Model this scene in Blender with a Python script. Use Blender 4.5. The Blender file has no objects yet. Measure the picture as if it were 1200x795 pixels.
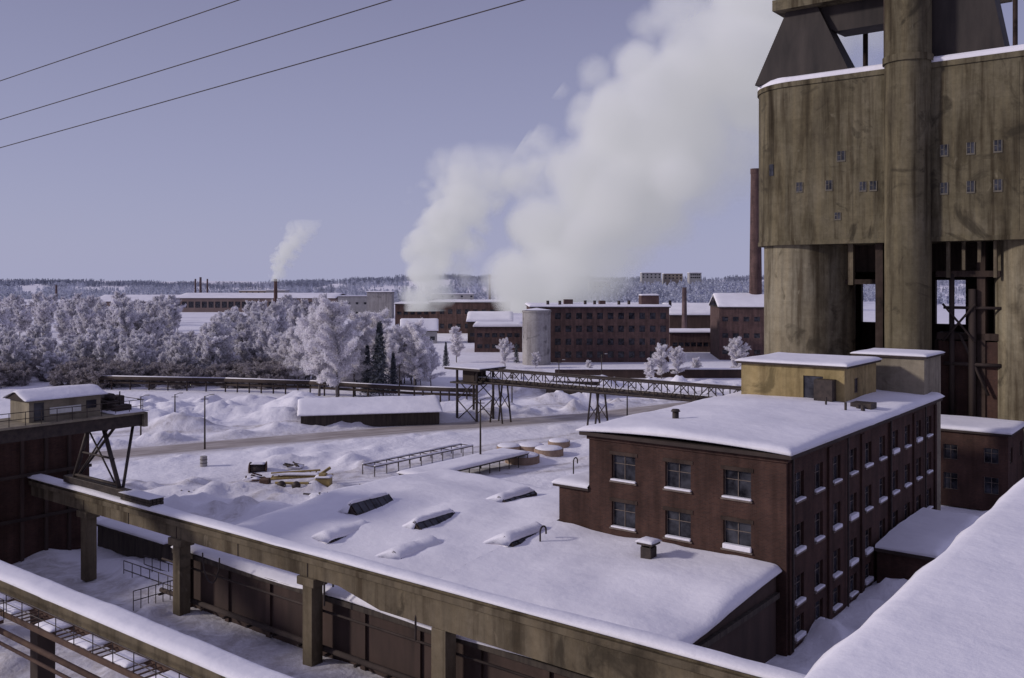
import bpy, math, random
import numpy as np
from mathutils import noise, Vector
random.seed(7); rng=np.random.default_rng(7)
scene=bpy.context.scene
ANG=math.radians(-37.9); CA,SA=math.cos(ANG),math.sin(ANG)
def W(a,b,z=0): return (a*CA-b*SA, a*SA+b*CA, z)
def toab(x,y): return (x*CA+y*SA, -x*SA+y*CA)
# ------------------------------------------------------------ materials
def newmat(name):
    m=bpy.data.materials.new(name); m.use_nodes=True
    nt=m.node_tree; bs=nt.nodes['Principled BSDF']
    return m,nt,bs
def nd(nt,t,**k):
    n=nt.nodes.new(t)
    for a,v in k.items(): setattr(n,a,v)
    return n
def ramp(nt,fac,stops):
    r=nd(nt,'ShaderNodeValToRGB'); e=r.color_ramp.elements
    while len(e)<len(stops): e.new(.5)
    for i,(p,c) in enumerate(stops):
        e[i].position=p; e[i].color=(*c,1)
    nt.links.new(fac,r.inputs[0]); return r.outputs[0]
def noisen(nt,scale,detail=6,vec=None,rough=.55,dist=0):
    n=nd(nt,'ShaderNodeTexNoise'); n.inputs['Scale'].default_value=scale; n.inputs['Detail'].default_value=detail
    n.inputs['Roughness'].default_value=rough; n.inputs['Distortion'].default_value=dist
    if vec is not None: nt.links.new(vec,n.inputs['Vector'])
    return n.outputs[0]
def mapping(nt,scale,src='Object'):
    tc=nd(nt,'ShaderNodeTexCoord'); mp=nd(nt,'ShaderNodeMapping'); mp.inputs['Scale'].default_value=scale
    nt.links.new(tc.outputs[src],mp.inputs[0]); return mp.outputs[0]
def mix(nt,fac,a,b,mode='MIX'):
    m=nd(nt,'ShaderNodeMix',data_type='RGBA',blend_type=mode)
    for sock,v in ((m.inputs[0],fac),(m.inputs[6],a),(m.inputs[7],b)):
        if isinstance(v,(int,float)): sock.default_value=v
        elif isinstance(v,tuple): sock.default_value=(*v,1)
        else: nt.links.new(v,sock)
    return m.outputs[2]
def bump(nt,bs,h,strength=.3,dist=.1):
    b=nd(nt,'ShaderNodeBump'); b.inputs['Strength'].default_value=strength; b.inputs['Distance'].default_value=dist
    nt.links.new(h,b.inputs['Height']); nt.links.new(b.outputs[0],bs.inputs['Normal'])
def simple(name,c1,c2,scale=1.0,rough=.8,metal=0,bs_=.2,stretch=(1,1,1)):
    m,nt,bs=newmat(name); v=mapping(nt,stretch)
    n=noisen(nt,scale,5,v); nt.links.new(ramp(nt,n,[(.3,c1),(.7,c2)]),bs.inputs['Base Color'])
    bs.inputs['Roughness'].default_value=rough; bs.inputs['Metallic'].default_value=metal
    bs.inputs['Specular IOR Level'].default_value=.25
    bump(nt,bs,n,bs_,.05); return m
def snowmat(name,tint=(.865,.835,.895),low=(.745,.72,.785),attr=False):
    m,nt,bs=newmat(name); v=mapping(nt,(1,1,1),'Object')
    n1=noisen(nt,.12,6,v,.6); n2=noisen(nt,.7,6,v,.55)
    c=ramp(nt,n1,[(.3,low),(.65,tint)])
    if attr:
        at=nd(nt,'ShaderNodeAttribute'); at.attribute_name='dirt'
        n3=noisen(nt,.6,6,v,.7,.6)
        mt=nd(nt,'ShaderNodeMath',operation='MULTIPLY'); nt.links.new(at.outputs['Fac'],mt.inputs[0]); nt.links.new(ramp(nt,n3,[(.35,(.15,.15,.15)),(.62,(1,1,1))]),mt.inputs[1])
        c=mix(nt,mt.outputs[0],c,(.28,.235,.21))
    nt.links.new(c,bs.inputs['Base Color']); bs.inputs['Roughness'].default_value=.95
    bs.inputs['Specular IOR Level'].default_value=.15
    bump(nt,bs,n2,.5 if attr else .35,.45 if attr else .3); return m
def brickmat(name,c1,c2,mortar,sc=1.0,off=(0,0,0)):
    m,nt,bs=newmat(name)
    tc=nd(nt,'ShaderNodeTexCoord'); sp=nd(nt,'ShaderNodeSeparateXYZ'); nt.links.new(tc.outputs['Object'],sp.inputs[0])
    ad=nd(nt,'ShaderNodeMath',operation='ADD'); nt.links.new(sp.outputs[0],ad.inputs[0]); nt.links.new(sp.outputs[1],ad.inputs[1])
    cb=nd(nt,'ShaderNodeCombineXYZ'); nt.links.new(ad.outputs[0],cb.inputs[0]); nt.links.new(sp.outputs[2],cb.inputs[1])
    bt=nd(nt,'ShaderNodeTexBrick'); nt.links.new(cb.outputs[0],bt.inputs['Vector'])
    bt.inputs['Scale'].default_value=1; bt.inputs['Brick Width'].default_value=.30*sc; bt.inputs['Row Height'].default_value=.1*sc
    bt.inputs['Mortar Size'].default_value=.012*sc
    bt.inputs['Color1'].default_value=(*c1,1); bt.inputs['Color2'].default_value=(*c2,1); bt.inputs['Mortar'].default_value=(*mortar,1)
    n=noisen(nt,.35,6,tc.outputs['Object'],.65)
    mp=nd(nt,'ShaderNodeMapping'); mp.inputs['Scale'].default_value=(1.2,1.2,.12); nt.links.new(tc.outputs['Object'],mp.inputs[0])
    n2=noisen(nt,1,6,mp.outputs[0])
    c=mix(nt,.8,bt.outputs[0],ramp(nt,n,[(.3,(.5,.48,.47)),(.7,(1.2,1.12,1.05))]),'MULTIPLY')
    c=mix(nt,.6,c,ramp(nt,n2,[(.35,(.5,.5,.5)),(.6,(1.1,1.1,1.1))]),'MULTIPLY')
    nt.links.new(c,bs.inputs['Base Color']); bs.inputs['Roughness'].default_value=.9; bs.inputs['Specular IOR Level'].default_value=.15
    bump(nt,bs,bt.outputs[1],-.3,.02); return m
def concmat(name,base,dark,light,panel=2.4,stain=.75):
    m,nt,bs=newmat(name)
    tc=nd(nt,'ShaderNodeTexCoord'); O=tc.outputs['Object']
    def mp_(s):
        mp=nd(nt,'ShaderNodeMapping'); mp.inputs['Scale'].default_value=s; nt.links.new(O,mp.inputs[0]); return mp.outputs[0]
    streak=noisen(nt,1.0,6,mp_((.9,.9,.05)),.6)
    streak2=noisen(nt,1.0,6,mp_((.28,.28,.035)),.65,.4)
    blotch=noisen(nt,.10,6,O,.65,.5)
    fine=noisen(nt,1.4,6,O,.7)
    c=ramp(nt,blotch,[(.3,dark),(.5,base),(.72,light)])
    c=mix(nt,stain,c,ramp(nt,streak,[(.34,(.40,.36,.33)),(.48,(.92,.92,.92)),(.68,(1.2,1.17,1.1))]),'MULTIPLY')
    c=mix(nt,stain,c,ramp(nt,streak2,[(.36,(.45,.42,.40)),(.5,(1,1,1)),(.7,(1.15,1.13,1.1))]),'MULTIPLY')
    c=mix(nt,.6,c,ramp(nt,fine,[(.3,(.65,.63,.6)),(.7,(1.15,1.15,1.15))]),'MULTIPLY')
    wv=nd(nt,'ShaderNodeTexWave',wave_type='BANDS',bands_direction='Z',wave_profile='SAW'); wv.inputs['Scale'].default_value=.314/panel*1.0
    wv.inputs['Distortion'].default_value=.15; nt.links.new(O,wv.inputs['Vector'])
    c=mix(nt,.3,c,ramp(nt,wv.outputs['Fac'],[(0,(.6,.6,.6)),(.05,(1,1,1)),(1,(.93,.93,.93))]),'MULTIPLY')
    n4=noisen(nt,.16,6,O,.6,1.6)
    c=mix(nt,ramp(nt,n4,[(.57,(0,0,0)),(.66,(.75,.75,.75))]),c,tuple(x*.4 for x in dark))
    n5=noisen(nt,.5,5,mp_((1,1,.5)),.6,1.0)
    c=mix(nt,ramp(nt,n5,[(.66,(0,0,0)),(.74,(.5,.5,.5))]),c,tuple(min(1,x*1.35) for x in light))
    nt.links.new(c,bs.inputs['Base Color']); bs.inputs['Roughness'].default_value=.9; bs.inputs['Specular IOR Level'].default_value=.15
    bump(nt,bs,fine,.4,.08); return m
SNOW=snowmat('snow'); SNOWG=snowmat('snow_ground',attr=True)
BRICK=brickmat('dark_brick',(.088,.044,.035),(.062,.032,.028),(.075,.058,.052))
BRICKF=brickmat('factory_brick',(.14,.082,.078),(.105,.065,.063),(.12,.095,.093),2)
BRICKH=brickmat('hazed_brick',(.17,.115,.12),(.14,.10,.105),(.14,.12,.125),3)  # paler, bluer brick for far buildings; distance haze put into the colour
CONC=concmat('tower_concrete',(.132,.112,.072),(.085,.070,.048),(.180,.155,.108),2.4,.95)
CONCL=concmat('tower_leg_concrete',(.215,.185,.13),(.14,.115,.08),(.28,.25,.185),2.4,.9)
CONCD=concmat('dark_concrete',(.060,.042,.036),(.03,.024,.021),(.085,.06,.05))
BEAMC=concmat('beam_concrete',(.15,.122,.085),(.095,.076,.054),(.20,.165,.118),50,.8)
SILO=concmat('silo_concrete',(.36,.34,.34),(.27,.25,.26),(.45,.43,.43),2.4,.4)
YELLOW=concmat('ochre_render',(.35,.27,.135),(.28,.215,.105),(.41,.325,.175),50,.5)
BEIGE=concmat('weathered_beige_board',(.27,.235,.18),(.21,.18,.14),(.34,.30,.24),50,.4)
STEEL=simple('dark_steel',(.035,.028,.028),(.075,.057,.05),2,.6,.3)
RUST=simple('rusty_steel',(.075,.045,.035),(.13,.08,.055),1.5,.85)
DARKMETAL=simple('dark_sheet_metal',(.022,.018,.018),(.055,.044,.04),.5,.7,.1,.3,(1,1,.2))
DARKWALL=simple('dark_wall',(.035,.026,.024),(.065,.047,.04),.6,.9,0,.3,(1,1,.3))
BROWNWALL=simple('brown_wall',(.045,.031,.027),(.078,.05,.042),.8,.9,0,.3,(1,1,.2))
FARBROWN=simple('hazed_brown_wall',(.16,.115,.11),(.22,.165,.15),.1,.9)  # brown lightened so that its colour carries the distance haze
TAN=simple('tan_wall',(.26,.215,.17),(.35,.29,.23),.4,.9)
GREYW=simple('grey_wall',(.30,.29,.29),(.42,.40,.40),.4,.9)
WHITEP=simple('white_paint',(.55,.54,.52),(.7,.69,.67),3,.6)
FRAME=simple('window_frame',(.12,.09,.075),(.20,.16,.14),3,.7)
TFRAME=simple('tower_window_frame',(.09,.08,.065),(.15,.13,.105),3,.8)
TIMBER=simple('tarred_timber',(.04,.031,.028),(.085,.068,.055),3,.9,0,.4,(1,1,.1))
YMACH=simple('faded_yellow_paint',(.20,.14,.06),(.40,.30,.12),1.5,.7)
CLAY=simple('clay_disc',(.26,.18,.135),(.36,.26,.195),1.5,.9)
m,nt,bs=newmat('window_glass'); GLASS=m
bs.inputs['Roughness'].default_value=.15; bs.inputs['Specular IOR Level'].default_value=.35
n=noisen(nt,.9,3,mapping(nt,(1,1,1))); nt.links.new(ramp(nt,n,[(.35,(.008,.008,.012)),(.65,(.06,.06,.075))]),bs.inputs['Base Color'])
bump(nt,bs,n,.08,.05)
def frostmat(name,dk,lt,sc=.5,trans=.25):
    m,nt,bs=newmat(name); n=noisen(nt,sc,3,mapping(nt,(1,1,1)),.6)
    oi=nd(nt,'ShaderNodeObjectInfo')
    c=ramp(nt,n,[(.32,dk),(.62,lt)])
    c=mix(nt,.4,c,ramp(nt,oi.outputs['Random'],[(0,(.76,.74,.74)),(1,(1.05,1.05,1.05))]),'MULTIPLY')
    nt.links.new(c,bs.inputs['Base Color']); bs.inputs['Roughness'].default_value=1; bs.inputs['Specular IOR Level'].default_value=0
    if trans:
        tr=nd(nt,'ShaderNodeBsdfTranslucent'); nt.links.new(c,tr.inputs[0]); ms=nd(nt,'ShaderNodeMixShader'); ms.inputs[0].default_value=trans
        nt.links.new(bs.outputs[0],ms.inputs[1]); nt.links.new(tr.outputs[0],ms.inputs[2]); nt.links.new(ms.outputs[0],nt.nodes['Material Output'].inputs[0])
    return m
FROST=frostmat('frosted_twigs',(.82,.80,.83),(.97,.95,.98),.5,.42)
FROSTG=frostmat('frosted_grove_twigs',(.60,.58,.61),(.92,.90,.95),.25,.4)
BRUSH=frostmat('bare_brush_twigs',(.24,.21,.21),(.50,.46,.48),.3)
FORESTM=frostmat('hazy_forest',(.43,.45,.54),(.66,.68,.78),.03,.3)  # frosted forest with distance haze mixed into its blue-grey colour
FORESTD=frostmat('hazy_spruce_forest',(.28,.30,.38),(.40,.42,.52),.03,.2)  # darker forest, also tinted blue-grey to paint in distance haze
SPRUCE=frostmat('spruce_needles',(.04,.05,.05),(.22,.23,.26),.8,.1)
BARK=simple('bark',(.09,.075,.07),(.20,.18,.17),3,.95)
# ------------------------------------------------------------ mesh helpers
def mkmesh(name,verts,faces,mats,midx=None,smooth=False):
    me=bpy.data.meshes.new(name); me.from_pydata([tuple(map(float,v)) for v in verts],[],faces)
    for m in (mats if isinstance(mats,(list,tuple)) else [mats]): me.materials.append(m)
    if midx is not None: me.polygons.foreach_set('material_index',np.array(midx,dtype=np.int32))
    if smooth: me.polygons.foreach_set('use_smooth',np.ones(len(faces),dtype=bool))
    me.update(); return me
class G:
    """one real-world object: an Empty with parts"""
    def __init__(s,name,a,b,z=0,frame=True,rot=0):
        s.e=bpy.data.objects.new(name,None); scene.collection.objects.link(s.e)
        s.an=(a,b,z)
        if frame: s.e.location=W(a,b,z); s.e.rotation_euler=(0,0,ANG)
        else: s.e.location=(a,b,z); s.e.rotation_euler=(0,0,rot)
        s.e.empty_display_size=.5
    def add(s,name,verts,faces,mat,smooth=False,bevel=0,midx=None,rel=False):
        if not rel:
            A=s.an; verts=[(v[0]-A[0],v[1]-A[1],v[2]-A[2]) for v in verts]
        me=mkmesh(name,verts,faces,mat,midx,smooth)
        o=bpy.data.objects.new(name,me); scene.collection.objects.link(o); o.parent=s.e
        if bevel:
            bm=o.modifiers.new('b','BEVEL'); bm.width=bevel; bm.segments=2
        return o
    def boxes(s,name,L,mat,bevel=0):
        V=[];F=[]
        for (a0,a1,b0,b1,z0,z1) in L:
            k=len(V); V+=[(a0,b0,z0),(a1,b0,z0),(a1,b1,z0),(a0,b1,z0),(a0,b0,z1),(a1,b0,z1),(a1,b1,z1),(a0,b1,z1)]
            F+=[(k,k+3,k+2,k+1),(k+4,k+5,k+6,k+7),(k,k+1,k+5,k+4),(k+1,k+2,k+6,k+5),(k+2,k+3,k+7,k+6),(k+3,k,k+4,k+7)]
        return s.add(name,V,F,mat,bevel=bevel)
    def tubes(s,name,segs,mat,n=6):
        V=[];F=[]
        for (p,q,r0,r1) in segs: tube(V,F,p,q,r0,r1,n)
        return s.add(name,V,F,mat,smooth=(n>6))
    def cyl(s,name,a,b,r,z0,z1,mat,n=48,r1=None,cap=True):
        r1=r if r1 is None else r1; V=[];F=[]
        nz=max(1,int((z1-z0)/3))
        for j in range(nz+1):
            t=j/nz; rr=r+(r1-r)*t
            for i in range(n): th=2*math.pi*i/n; V.append((a+rr*math.cos(th),b+rr*math.sin(th),z0+(z1-z0)*t))
        for j in range(nz):
            for i in range(n): F.append((j*n+i,j*n+(i+1)%n,(j+1)*n+(i+1)%n,(j+1)*n+i))
        me=s.add(name,V,F,mat,smooth=True)
        if cap:
            k=nz*n; s.add(name+'_cap',V[k:k+n],[tuple(range(n))],mat)
        return me
    def snow(s,name,a0,a1,b0,b1,zf,th=.45,res=.9,edges='LRFB',amp=.1,over=.12,mat=None,sl=.7,sd=None):
        na=max(2,int((a1-a0)/res)+1); nb=max(2,int((b1-b0)/res)+1)
        def axis(lo,hi,n,e0,e1):
            x=list(np.linspace(lo,hi,n+1))
            w=hi-lo
            if e0: x=[lo]+[lo+d for d in (.08,.22,.45) if d<w*.3]+[q for q in x if q>lo+min(.6,w*.35)]
            if e1: x=[q for q in x if q<hi-min(.6,w*.35)]+[hi-d for d in (.45,.22,.08) if d<w*.3]+[hi]
            return sorted(set(x))
        xs=axis(a0,a1,na,'L' in edges,'R' in edges); ys=axis(b0,b1,nb,'F' in edges,'B' in edges)
        zf_=zf if callable(zf) else (lambda a,b:zf)
        V=[];nx=len(xs);ny=len(ys); sd=(a0*3.1+b0*1.7)%50 if sd is None else sd
        for j,b in enumerate(ys):
            for i,a in enumerate(xs):
                d=9
                if 'L' in edges:d=min(d,a-a0)
                if 'R' in edges:d=min(d,a1-a)
                if 'F' in edges:d=min(d,b-b0)
                if 'B' in edges:d=min(d,b1-b)
                f=math.sqrt(max(0,1-(1-min(1,d/sl))**2)) if d<sl else 1
                nn=noise.noise(Vector((a*.17+sd,b*.17,1)))*amp+noise.noise(Vector((a*.6+sd,b*.6,4)))*amp*.3
                h=zf_(a,b)+th*(.25+.75*f)+nn*(.3+.7*f)
                aa,bb=a,b; o=over+noise.noise(Vector((a*.7,b*.7,sd)))*over*.9
                if i==0 and 'L' in edges: aa-=o
                if i==nx-1 and 'R' in edges: aa+=o
                if j==0 and 'F' in edges: bb-=o
                if j==ny-1 and 'B' in edges: bb+=o
                V.append((aa,bb,h))
        F=[(j*nx+i,j*nx+i+1,(j+1)*nx+i+1,(j+1)*nx+i) for j in range(ny-1) for i in range(nx-1)]
        bd=[i for i in range(nx)]+[j*nx+nx-1 for j in range(1,ny)]+[(ny-1)*nx+i for i in range(nx-2,-1,-1)]+[j*nx for j in range(ny-2,0,-1)]
        k=len(V); m_=len(bd)
        for q in bd:
            v=V[q]; a_=min(max(v[0],a0),a1); b_=min(max(v[1],b0),b1); V.append((a_,b_,zf_(a_,b_)+.005))
        for i in range(m_):
            q,r=bd[i],bd[(i+1)%m_]
            if ('B' not in edges and q//nx==ny-1 and r//nx==ny-1) or ('F' not in edges and q//nx==0 and r//nx==0) or ('L' not in edges and q%nx==0 and r%nx==0) or ('R' not in edges and q%nx==nx-1 and r%nx==nx-1): continue
            F.append((q,k+i,k+(i+1)%m_,r))
        return s.add(name,V,F,mat or SNOW,smooth=True)
    def wall(s,name,p0,p1,z0,z1,us,vs,mat,depth=.25,sill=False,mull=(2,2),fw=.07,skip=()):
        p0=np.array(p0,float);p1=np.array(p1,float);L=np.linalg.norm(p1-p0);d=(p1-p0)/L;nrm=np.array((d[1],-d[0]))
        def pt(u,z,o): q=p0+d*u-nrm*o; return (q[0],q[1],z)
        ub=[0]+[x for u in us for x in u]+[L]; vb=[z0]+[x for v in vs for x in v]+[z1]
        V=[];F=[];GV=[];GF=[];FV=[];FF=[];SV=[];SF=[]
        def quad(V,F,pts): k=len(V);V+=pts;F.append(tuple(range(k,k+4)))
        def obox(V,F,u0,u1,a0,a1,o0,o1):
            k=len(V)
            V+=[pt(u0,a0,o0),pt(u1,a0,o0),pt(u1,a0,o1),pt(u0,a0,o1),pt(u0,a1,o0),pt(u1,a1,o0),pt(u1,a1,o1),pt(u0,a1,o1)]
            F+=[(k,k+3,k+2,k+1),(k+4,k+5,k+6,k+7),(k,k+1,k+5,k+4),(k+1,k+2,k+6,k+5),(k+2,k+3,k+7,k+6),(k+3,k,k+4,k+7)]
        for j in range(len(vb)-1):
            for i in range(len(ub)-1):
                u0,u1,a0,a1=ub[i],ub[i+1],vb[j],vb[j+1]
                if i%2==1 and j%2==1 and (i//2,j//2) not in skip:
                    quad(V,F,[pt(u0,a0,0),pt(u1,a0,0),pt(u1,a0,depth),pt(u0,a0,depth)])
                    quad(V,F,[pt(u0,a1,depth),pt(u1,a1,depth),pt(u1,a1,0),pt(u0,a1,0)])
                    quad(V,F,[pt(u0,a0,0),pt(u0,a0,depth),pt(u0,a1,depth),pt(u0,a1,0)])
                    quad(V,F,[pt(u1,a0,depth),pt(u1,a0,0),pt(u1,a1,0),pt(u1,a1,depth)])
                    quad(GV,GF,[pt(u0,a0,depth),pt(u1,a0,depth),pt(u1,a1,depth),pt(u0,a1,depth)])
                    if fw:
                        o0,o1=depth-.06,depth-.004
                        obox(FV,FF,u0+.002,u0+fw,a0+.002,a1-.002,o0,o1);obox(FV,FF,u1-fw,u1-.002,a0+.002,a1-.002,o0,o1)
                        obox(FV,FF,u0+fw,u1-fw,a1-fw,a1-.002,o0,o1);obox(FV,FF,u0+fw,u1-fw,a0+.002,a0+fw,o0,o1)
                        for q in range(1,mull[0]):
                            c=u0+(u1-u0)*q/mull[0]; obox(FV,FF,c-fw*.4,c+fw*.4,a0+fw,a1-fw,o0,o1-.002)
                        for q in range(1,mull[1]):
                            c=a0+(a1-a0)*(.66 if mull[1]==2 else q/mull[1]); obox(FV,FF,u0+fw,u1-fw,c-fw*.35,c+fw*.35,o0+.003,o1-.003)
                    if sill:
                        h=.14+.28*random.random()**2; e=.02+.16*random.random()
                        obox(SV,SF,u0-.12+e,u1+.12-e*.5,a0+.004,a0+h,-.20,depth-.07)
                        obox(FV,FF,u0-.15,u1+.15,a0-.12,a0-.002,-.16,.0)
                else: quad(V,F,[pt(u0,a0,0),pt(u1,a0,0),pt(u1,a1,0),pt(u0,a1,0)])
        s.add(name,V,F,mat)
        if GV: s.add(name+'_window_glass',GV,GF,GLASS)
        if FV: s.add(name+'_window_frames',FV,FF,FRAME)
        if SV: s.add(name+'_sill_snow',SV,SF,SNOW,bevel=.07)
def tube(V,F,p,q,r0,r1,n=6):
    p=np.array(p,float);q=np.array(q,float);d=q-p;L=np.linalg.norm(d)
    if L<1e-6:return
    d/=L; u=np.cross(d,(0,0,1.) if abs(d[2])<.9 else (1.,0,0)); u/=np.linalg.norm(u); v=np.cross(d,u)
    k=len(V)
    for c,r in ((p,r0),(q,r1)):
        for i in range(n):
            t=2*math.pi*i/n; V.append(tuple(c+r*(math.cos(t)*u+math.sin(t)*v)))
    for i in range(n): F.append((k+i,k+(i+1)%n,k+n+(i+1)%n,k+n+i))
    F.append(tuple(range(k+n-1,k-1,-1)));F.append(tuple(range(k+n,k+2*n)))
def spaced(L,n,w,m=1.0):
    c=np.linspace(m+w/2,L-m-w/2,n); return [(x-w/2,x+w/2) for x in c]
# ------------------------------------------------------------ ground
road=[(-130,118),(-100,128),(-75,138),(-58.7,148.5),(-43,158),(-30,165),(-15.7,172.7),(0,180),(17.2,189),(28.8,198),(51,213),(90,236),(140,260)]
def catmull(P,n=8):
    out=[];P=[np.array(p,float) for p in P]
    for i in range(len(P)-1):
        a=P[max(i-1,0)];b=P[i];c=P[i+1];d=P[min(i+2,len(P)-1)]
        for k in range(n):
            t=k/n; out.append(.5*((2*b)+(-a+c)*t+(2*a-5*b+4*c-d)*t*t+(-a+3*b-3*c+d)*t**3))
    out.append(P[-1]); return np.array(out)
roadc=catmull(road)
tracks=[catmull([(-60,118),(-40,124),(-23,131),(-7,150),(15,168),(26,190)]),catmull([(-23,131),(2,134),(16,146),(30,170),(32,198)]),
        catmull([(-34,100),(-30,118),(-23,131)]),catmull([(17,189),(5,215),(-6,250),(10,285)]),catmull([(-8,215),(20,222),(60,232)]),catmull([(-95,160),(-60,168),(-30,180),(0,200),(40,210)])]
def dpoly(x,y,C):
    best=np.full(x.shape,1e9)
    for i in range(len(C)-1):
        a=C[i];d=C[i+1]-a;L2=(d**2).sum()
        t=np.clip(((x-a[0])*d[0]+(y-a[1])*d[1])/L2,0,1)
        best=np.minimum(best,np.hypot(x-a[0]-t*d[0],y-a[1]-t*d[1]))
    return best
g1=np.geomspace(126,6000,48)
xs=np.concatenate([-g1[::-1],np.arange(-120,121,.8),g1])
ys=np.concatenate([[-300,-100,-40],np.arange(-10,262,.8),np.geomspace(264,7000,60)])
X,Y=np.meshgrid(xs,ys)
mounds=[]
def mnd(x,y,r,h): mounds.append((x,y,r,h))
for i in range(70): mnd(random.uniform(-84,-40),random.uniform(170,206),random.uniform(1.5,6),random.uniform(.4,2.4))
for i in range(80): mnd(random.uniform(-54,-22),random.uniform(92,124),random.uniform(1.0,3.2),random.uniform(.25,1.15))
for i in range(25): mnd(random.uniform(-38,-10),random.uniform(136,152),random.uniform(1.2,3),random.uniform(.2,.9))
for i in range(80): mnd(random.uniform(-14,64),random.uniform(200,252),random.uniform(1.5,5),random.uniform(.3,2.0))
for i in range(90):
    a,b=random.uniform(-24.5,-6),random.uniform(58,120); x,y,_=W(a,b); mnd(x,y,random.uniform(.9,2.6),random.uniform(.3,1.3))
for i in range(40):
    a,b=random.uniform(-92,-73),random.uniform(46,80); x,y,_=W(a,b); mnd(x,y,random.uniform(1.0,3),random.uniform(.3,1.3))
for i in range(25):
    a,b=random.uniform(-75,-30),random.uniform(30,42); x,y,_=W(a,b); mnd(x,y,random.uniform(1.0,2.4),random.uniform(.2,.7))
for i in range(16): mnd(random.uniform(4,30),random.uniform(140,160),random.uniform(1.5,3),random.uniform(.2,.8))
for i in range(0,len(roadc)-1):
    for sgn in (-1,1):
        if random.random()<.25: continue
        d=roadc[i+1]-roadc[i]; d=d/np.linalg.norm(d); nn=np.array((-d[1],d[0]))*sgn*random.uniform(7.5,10); c=roadc[i]+nn
        mnd(c[0],c[1],random.uniform(1.2,3),random.uniform(.3,1.3) if sgn>0 else random.uniform(.1,.4))
Z=np.zeros_like(X)
for (x,y,r,h) in mounds:
    mk=(np.abs(X-x)<r*3)&(np.abs(Y-y)<r*3)
    asp=random.uniform(.6,1.6)
    e=np.exp(-((((X[mk]-x)*asp)**2+((Y[mk]-y)/asp)**2)/(r*r)))
    Z[mk]=np.maximum(Z[mk],h*e)+.2*h*e
dr=dpoly(X,Y,roadc); flat=np.clip((dr-4.6)/3,0,1)
N=np.zeros_like(X); R2=np.zeros_like(X)
near=(np.abs(X)<130)&(Y<270)&(Y>-20)
idx=np.argwhere(near)
for j,i in idx:
    x=X[j,i];y=Y[j,i]; z_=min(1.6,.06+Z[j,i])
    N[j,i]=noise.noise(Vector((x*.06,y*.06,0)))*.5+noise.noise(Vector((x*.25,y*.25,3)))*.22
    R2[j,i]=((.5-abs(noise.noise(Vector((x*.45,y*.45,9)))))*.7+noise.noise(Vector((x*1.1,y*1.1,5)))*.45)*z_*.75
edge=np.clip((130-np.abs(X))/20,0,1)*np.clip((262-Y)/20,0,1)
Z=(Z*(1+N*1.1)+R2+N*.5*edge)*flat
def farh(x,y):
    t=np.clip((y-900)/1900,0,1); t=t*t*(3-2*t)
    return t*22+17*np.exp(-(((x-190)/170)**2+((y-980)/260)**2))+t*(9*np.sin(x*.0021+1)+6*np.sin(x*.0057+y*.001))
Z=Z+farh(X,Y)
nx,ny=len(xs),len(ys)
V=np.stack([X,Y,Z],-1).reshape(-1,3)
F=[(j*nx+i,j*nx+i+1,(j+1)*nx+i+1,(j+1)*nx+i) for j in range(ny-1) for i in range(nx-1)]
me=mkmesh('ground',V,F,SNOWG,smooth=True)
dirt=np.zeros_like(X)
for C in tracks: 
    dd=dpoly(X,Y,C); dirt=np.maximum(dirt,np.clip(1-np.abs(dd-1.6)/1.5,0,1)*.75); dirt=np.maximum(dirt,np.clip(1-dd/4,0,1)*.25)
dirt=np.maximum(dirt,np.clip(1-(dr-3)/6,0,1)*.8)
A_=X*CA+Y*SA;B_=-X*SA+Y*CA
dirt=np.maximum(dirt,(((A_>-100)&(A_<-20)&(B_>20)&(B_<45))*.6))
dirt=np.maximum(dirt,np.exp(-(((X+28)/13)**2+((Y-125)/9)**2))*.5)
at=me.attributes.new('dirt','FLOAT','POINT'); at.data.foreach_set('value',dirt.reshape(-1).astype(np.float32))
o=bpy.data.objects.new('ground',me); scene.collection.objects.link(o)
m,nt,bs=newmat('packed_snow_road'); tc=nd(nt,'ShaderNodeTexCoord'); uvs=tc.outputs['UV']
sp=nd(nt,'ShaderNodeSeparateXYZ'); nt.links.new(uvs,sp.inputs[0])
mp=nd(nt,'ShaderNodeMapping'); mp.inputs['Scale'].default_value=(9,.12,1); nt.links.new(uvs,mp.inputs[0])
st=noisen(nt,1,6,mp.outputs[0],.6); n2=noisen(nt,.3,6,tc.outputs['Object'],.7)
c=ramp(nt,st,[(.35,(.22,.175,.155)),(.5,(.30,.25,.225)),(.68,(.46,.41,.39))])
c=mix(nt,.6,c,ramp(nt,n2,[(.3,(.75,.72,.7)),(.7,(1.2,1.2,1.2))]),'MULTIPLY')
c=mix(nt,ramp(nt,sp.outputs[0],[(0,(1,1,1)),(.16,(.1,.1,.1)),(.84,(.1,.1,.1)),(1,(1,1,1))]),c,(.70,.67,.71))
nt.links.new(c,bs.inputs['Base Color']); bs.inputs['Roughness'].default_value=.8; bump(nt,bs,st,.4,.1)
V=[];F=[];UV=[]; RC=catmull(road,14); s=0
for i,p in enumerate(RC):
    d=(RC[min(i+1,len(RC)-1)]-RC[max(i-1,0)]); d/=np.linalg.norm(d); nn=np.array((-d[1],d[0]))
    if i: s+=np.linalg.norm(p-RC[i-1])
    for k in range(9):
        u=k/8; w=4.9*(u*2-1)+.5*noise.noise(Vector((s*.2,k*7,0)))*(k in(0,8)); q=p+nn*w
        V.append((q[0],q[1],float(farh(q[0],q[1]))+.06-.1*(k in(0,8))+.02*abs(u-.5))); UV.append((u,s))
for i in range(len(RC)-1):
    for k in range(8): F.append((i*9+k,(i+1)*9+k,(i+1)*9+k+1,i*9+k+1))
me=mkmesh('road',V,F,m,smooth=True); uvl=me.uv_layers.new(name='UVMap')
for l in me.loops: uvl.data[l.index].uv=UV[l.vertex_index]
me.flip_normals()
o=bpy.data.objects.new('road',me); scene.collection.objects.link(o)
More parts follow.
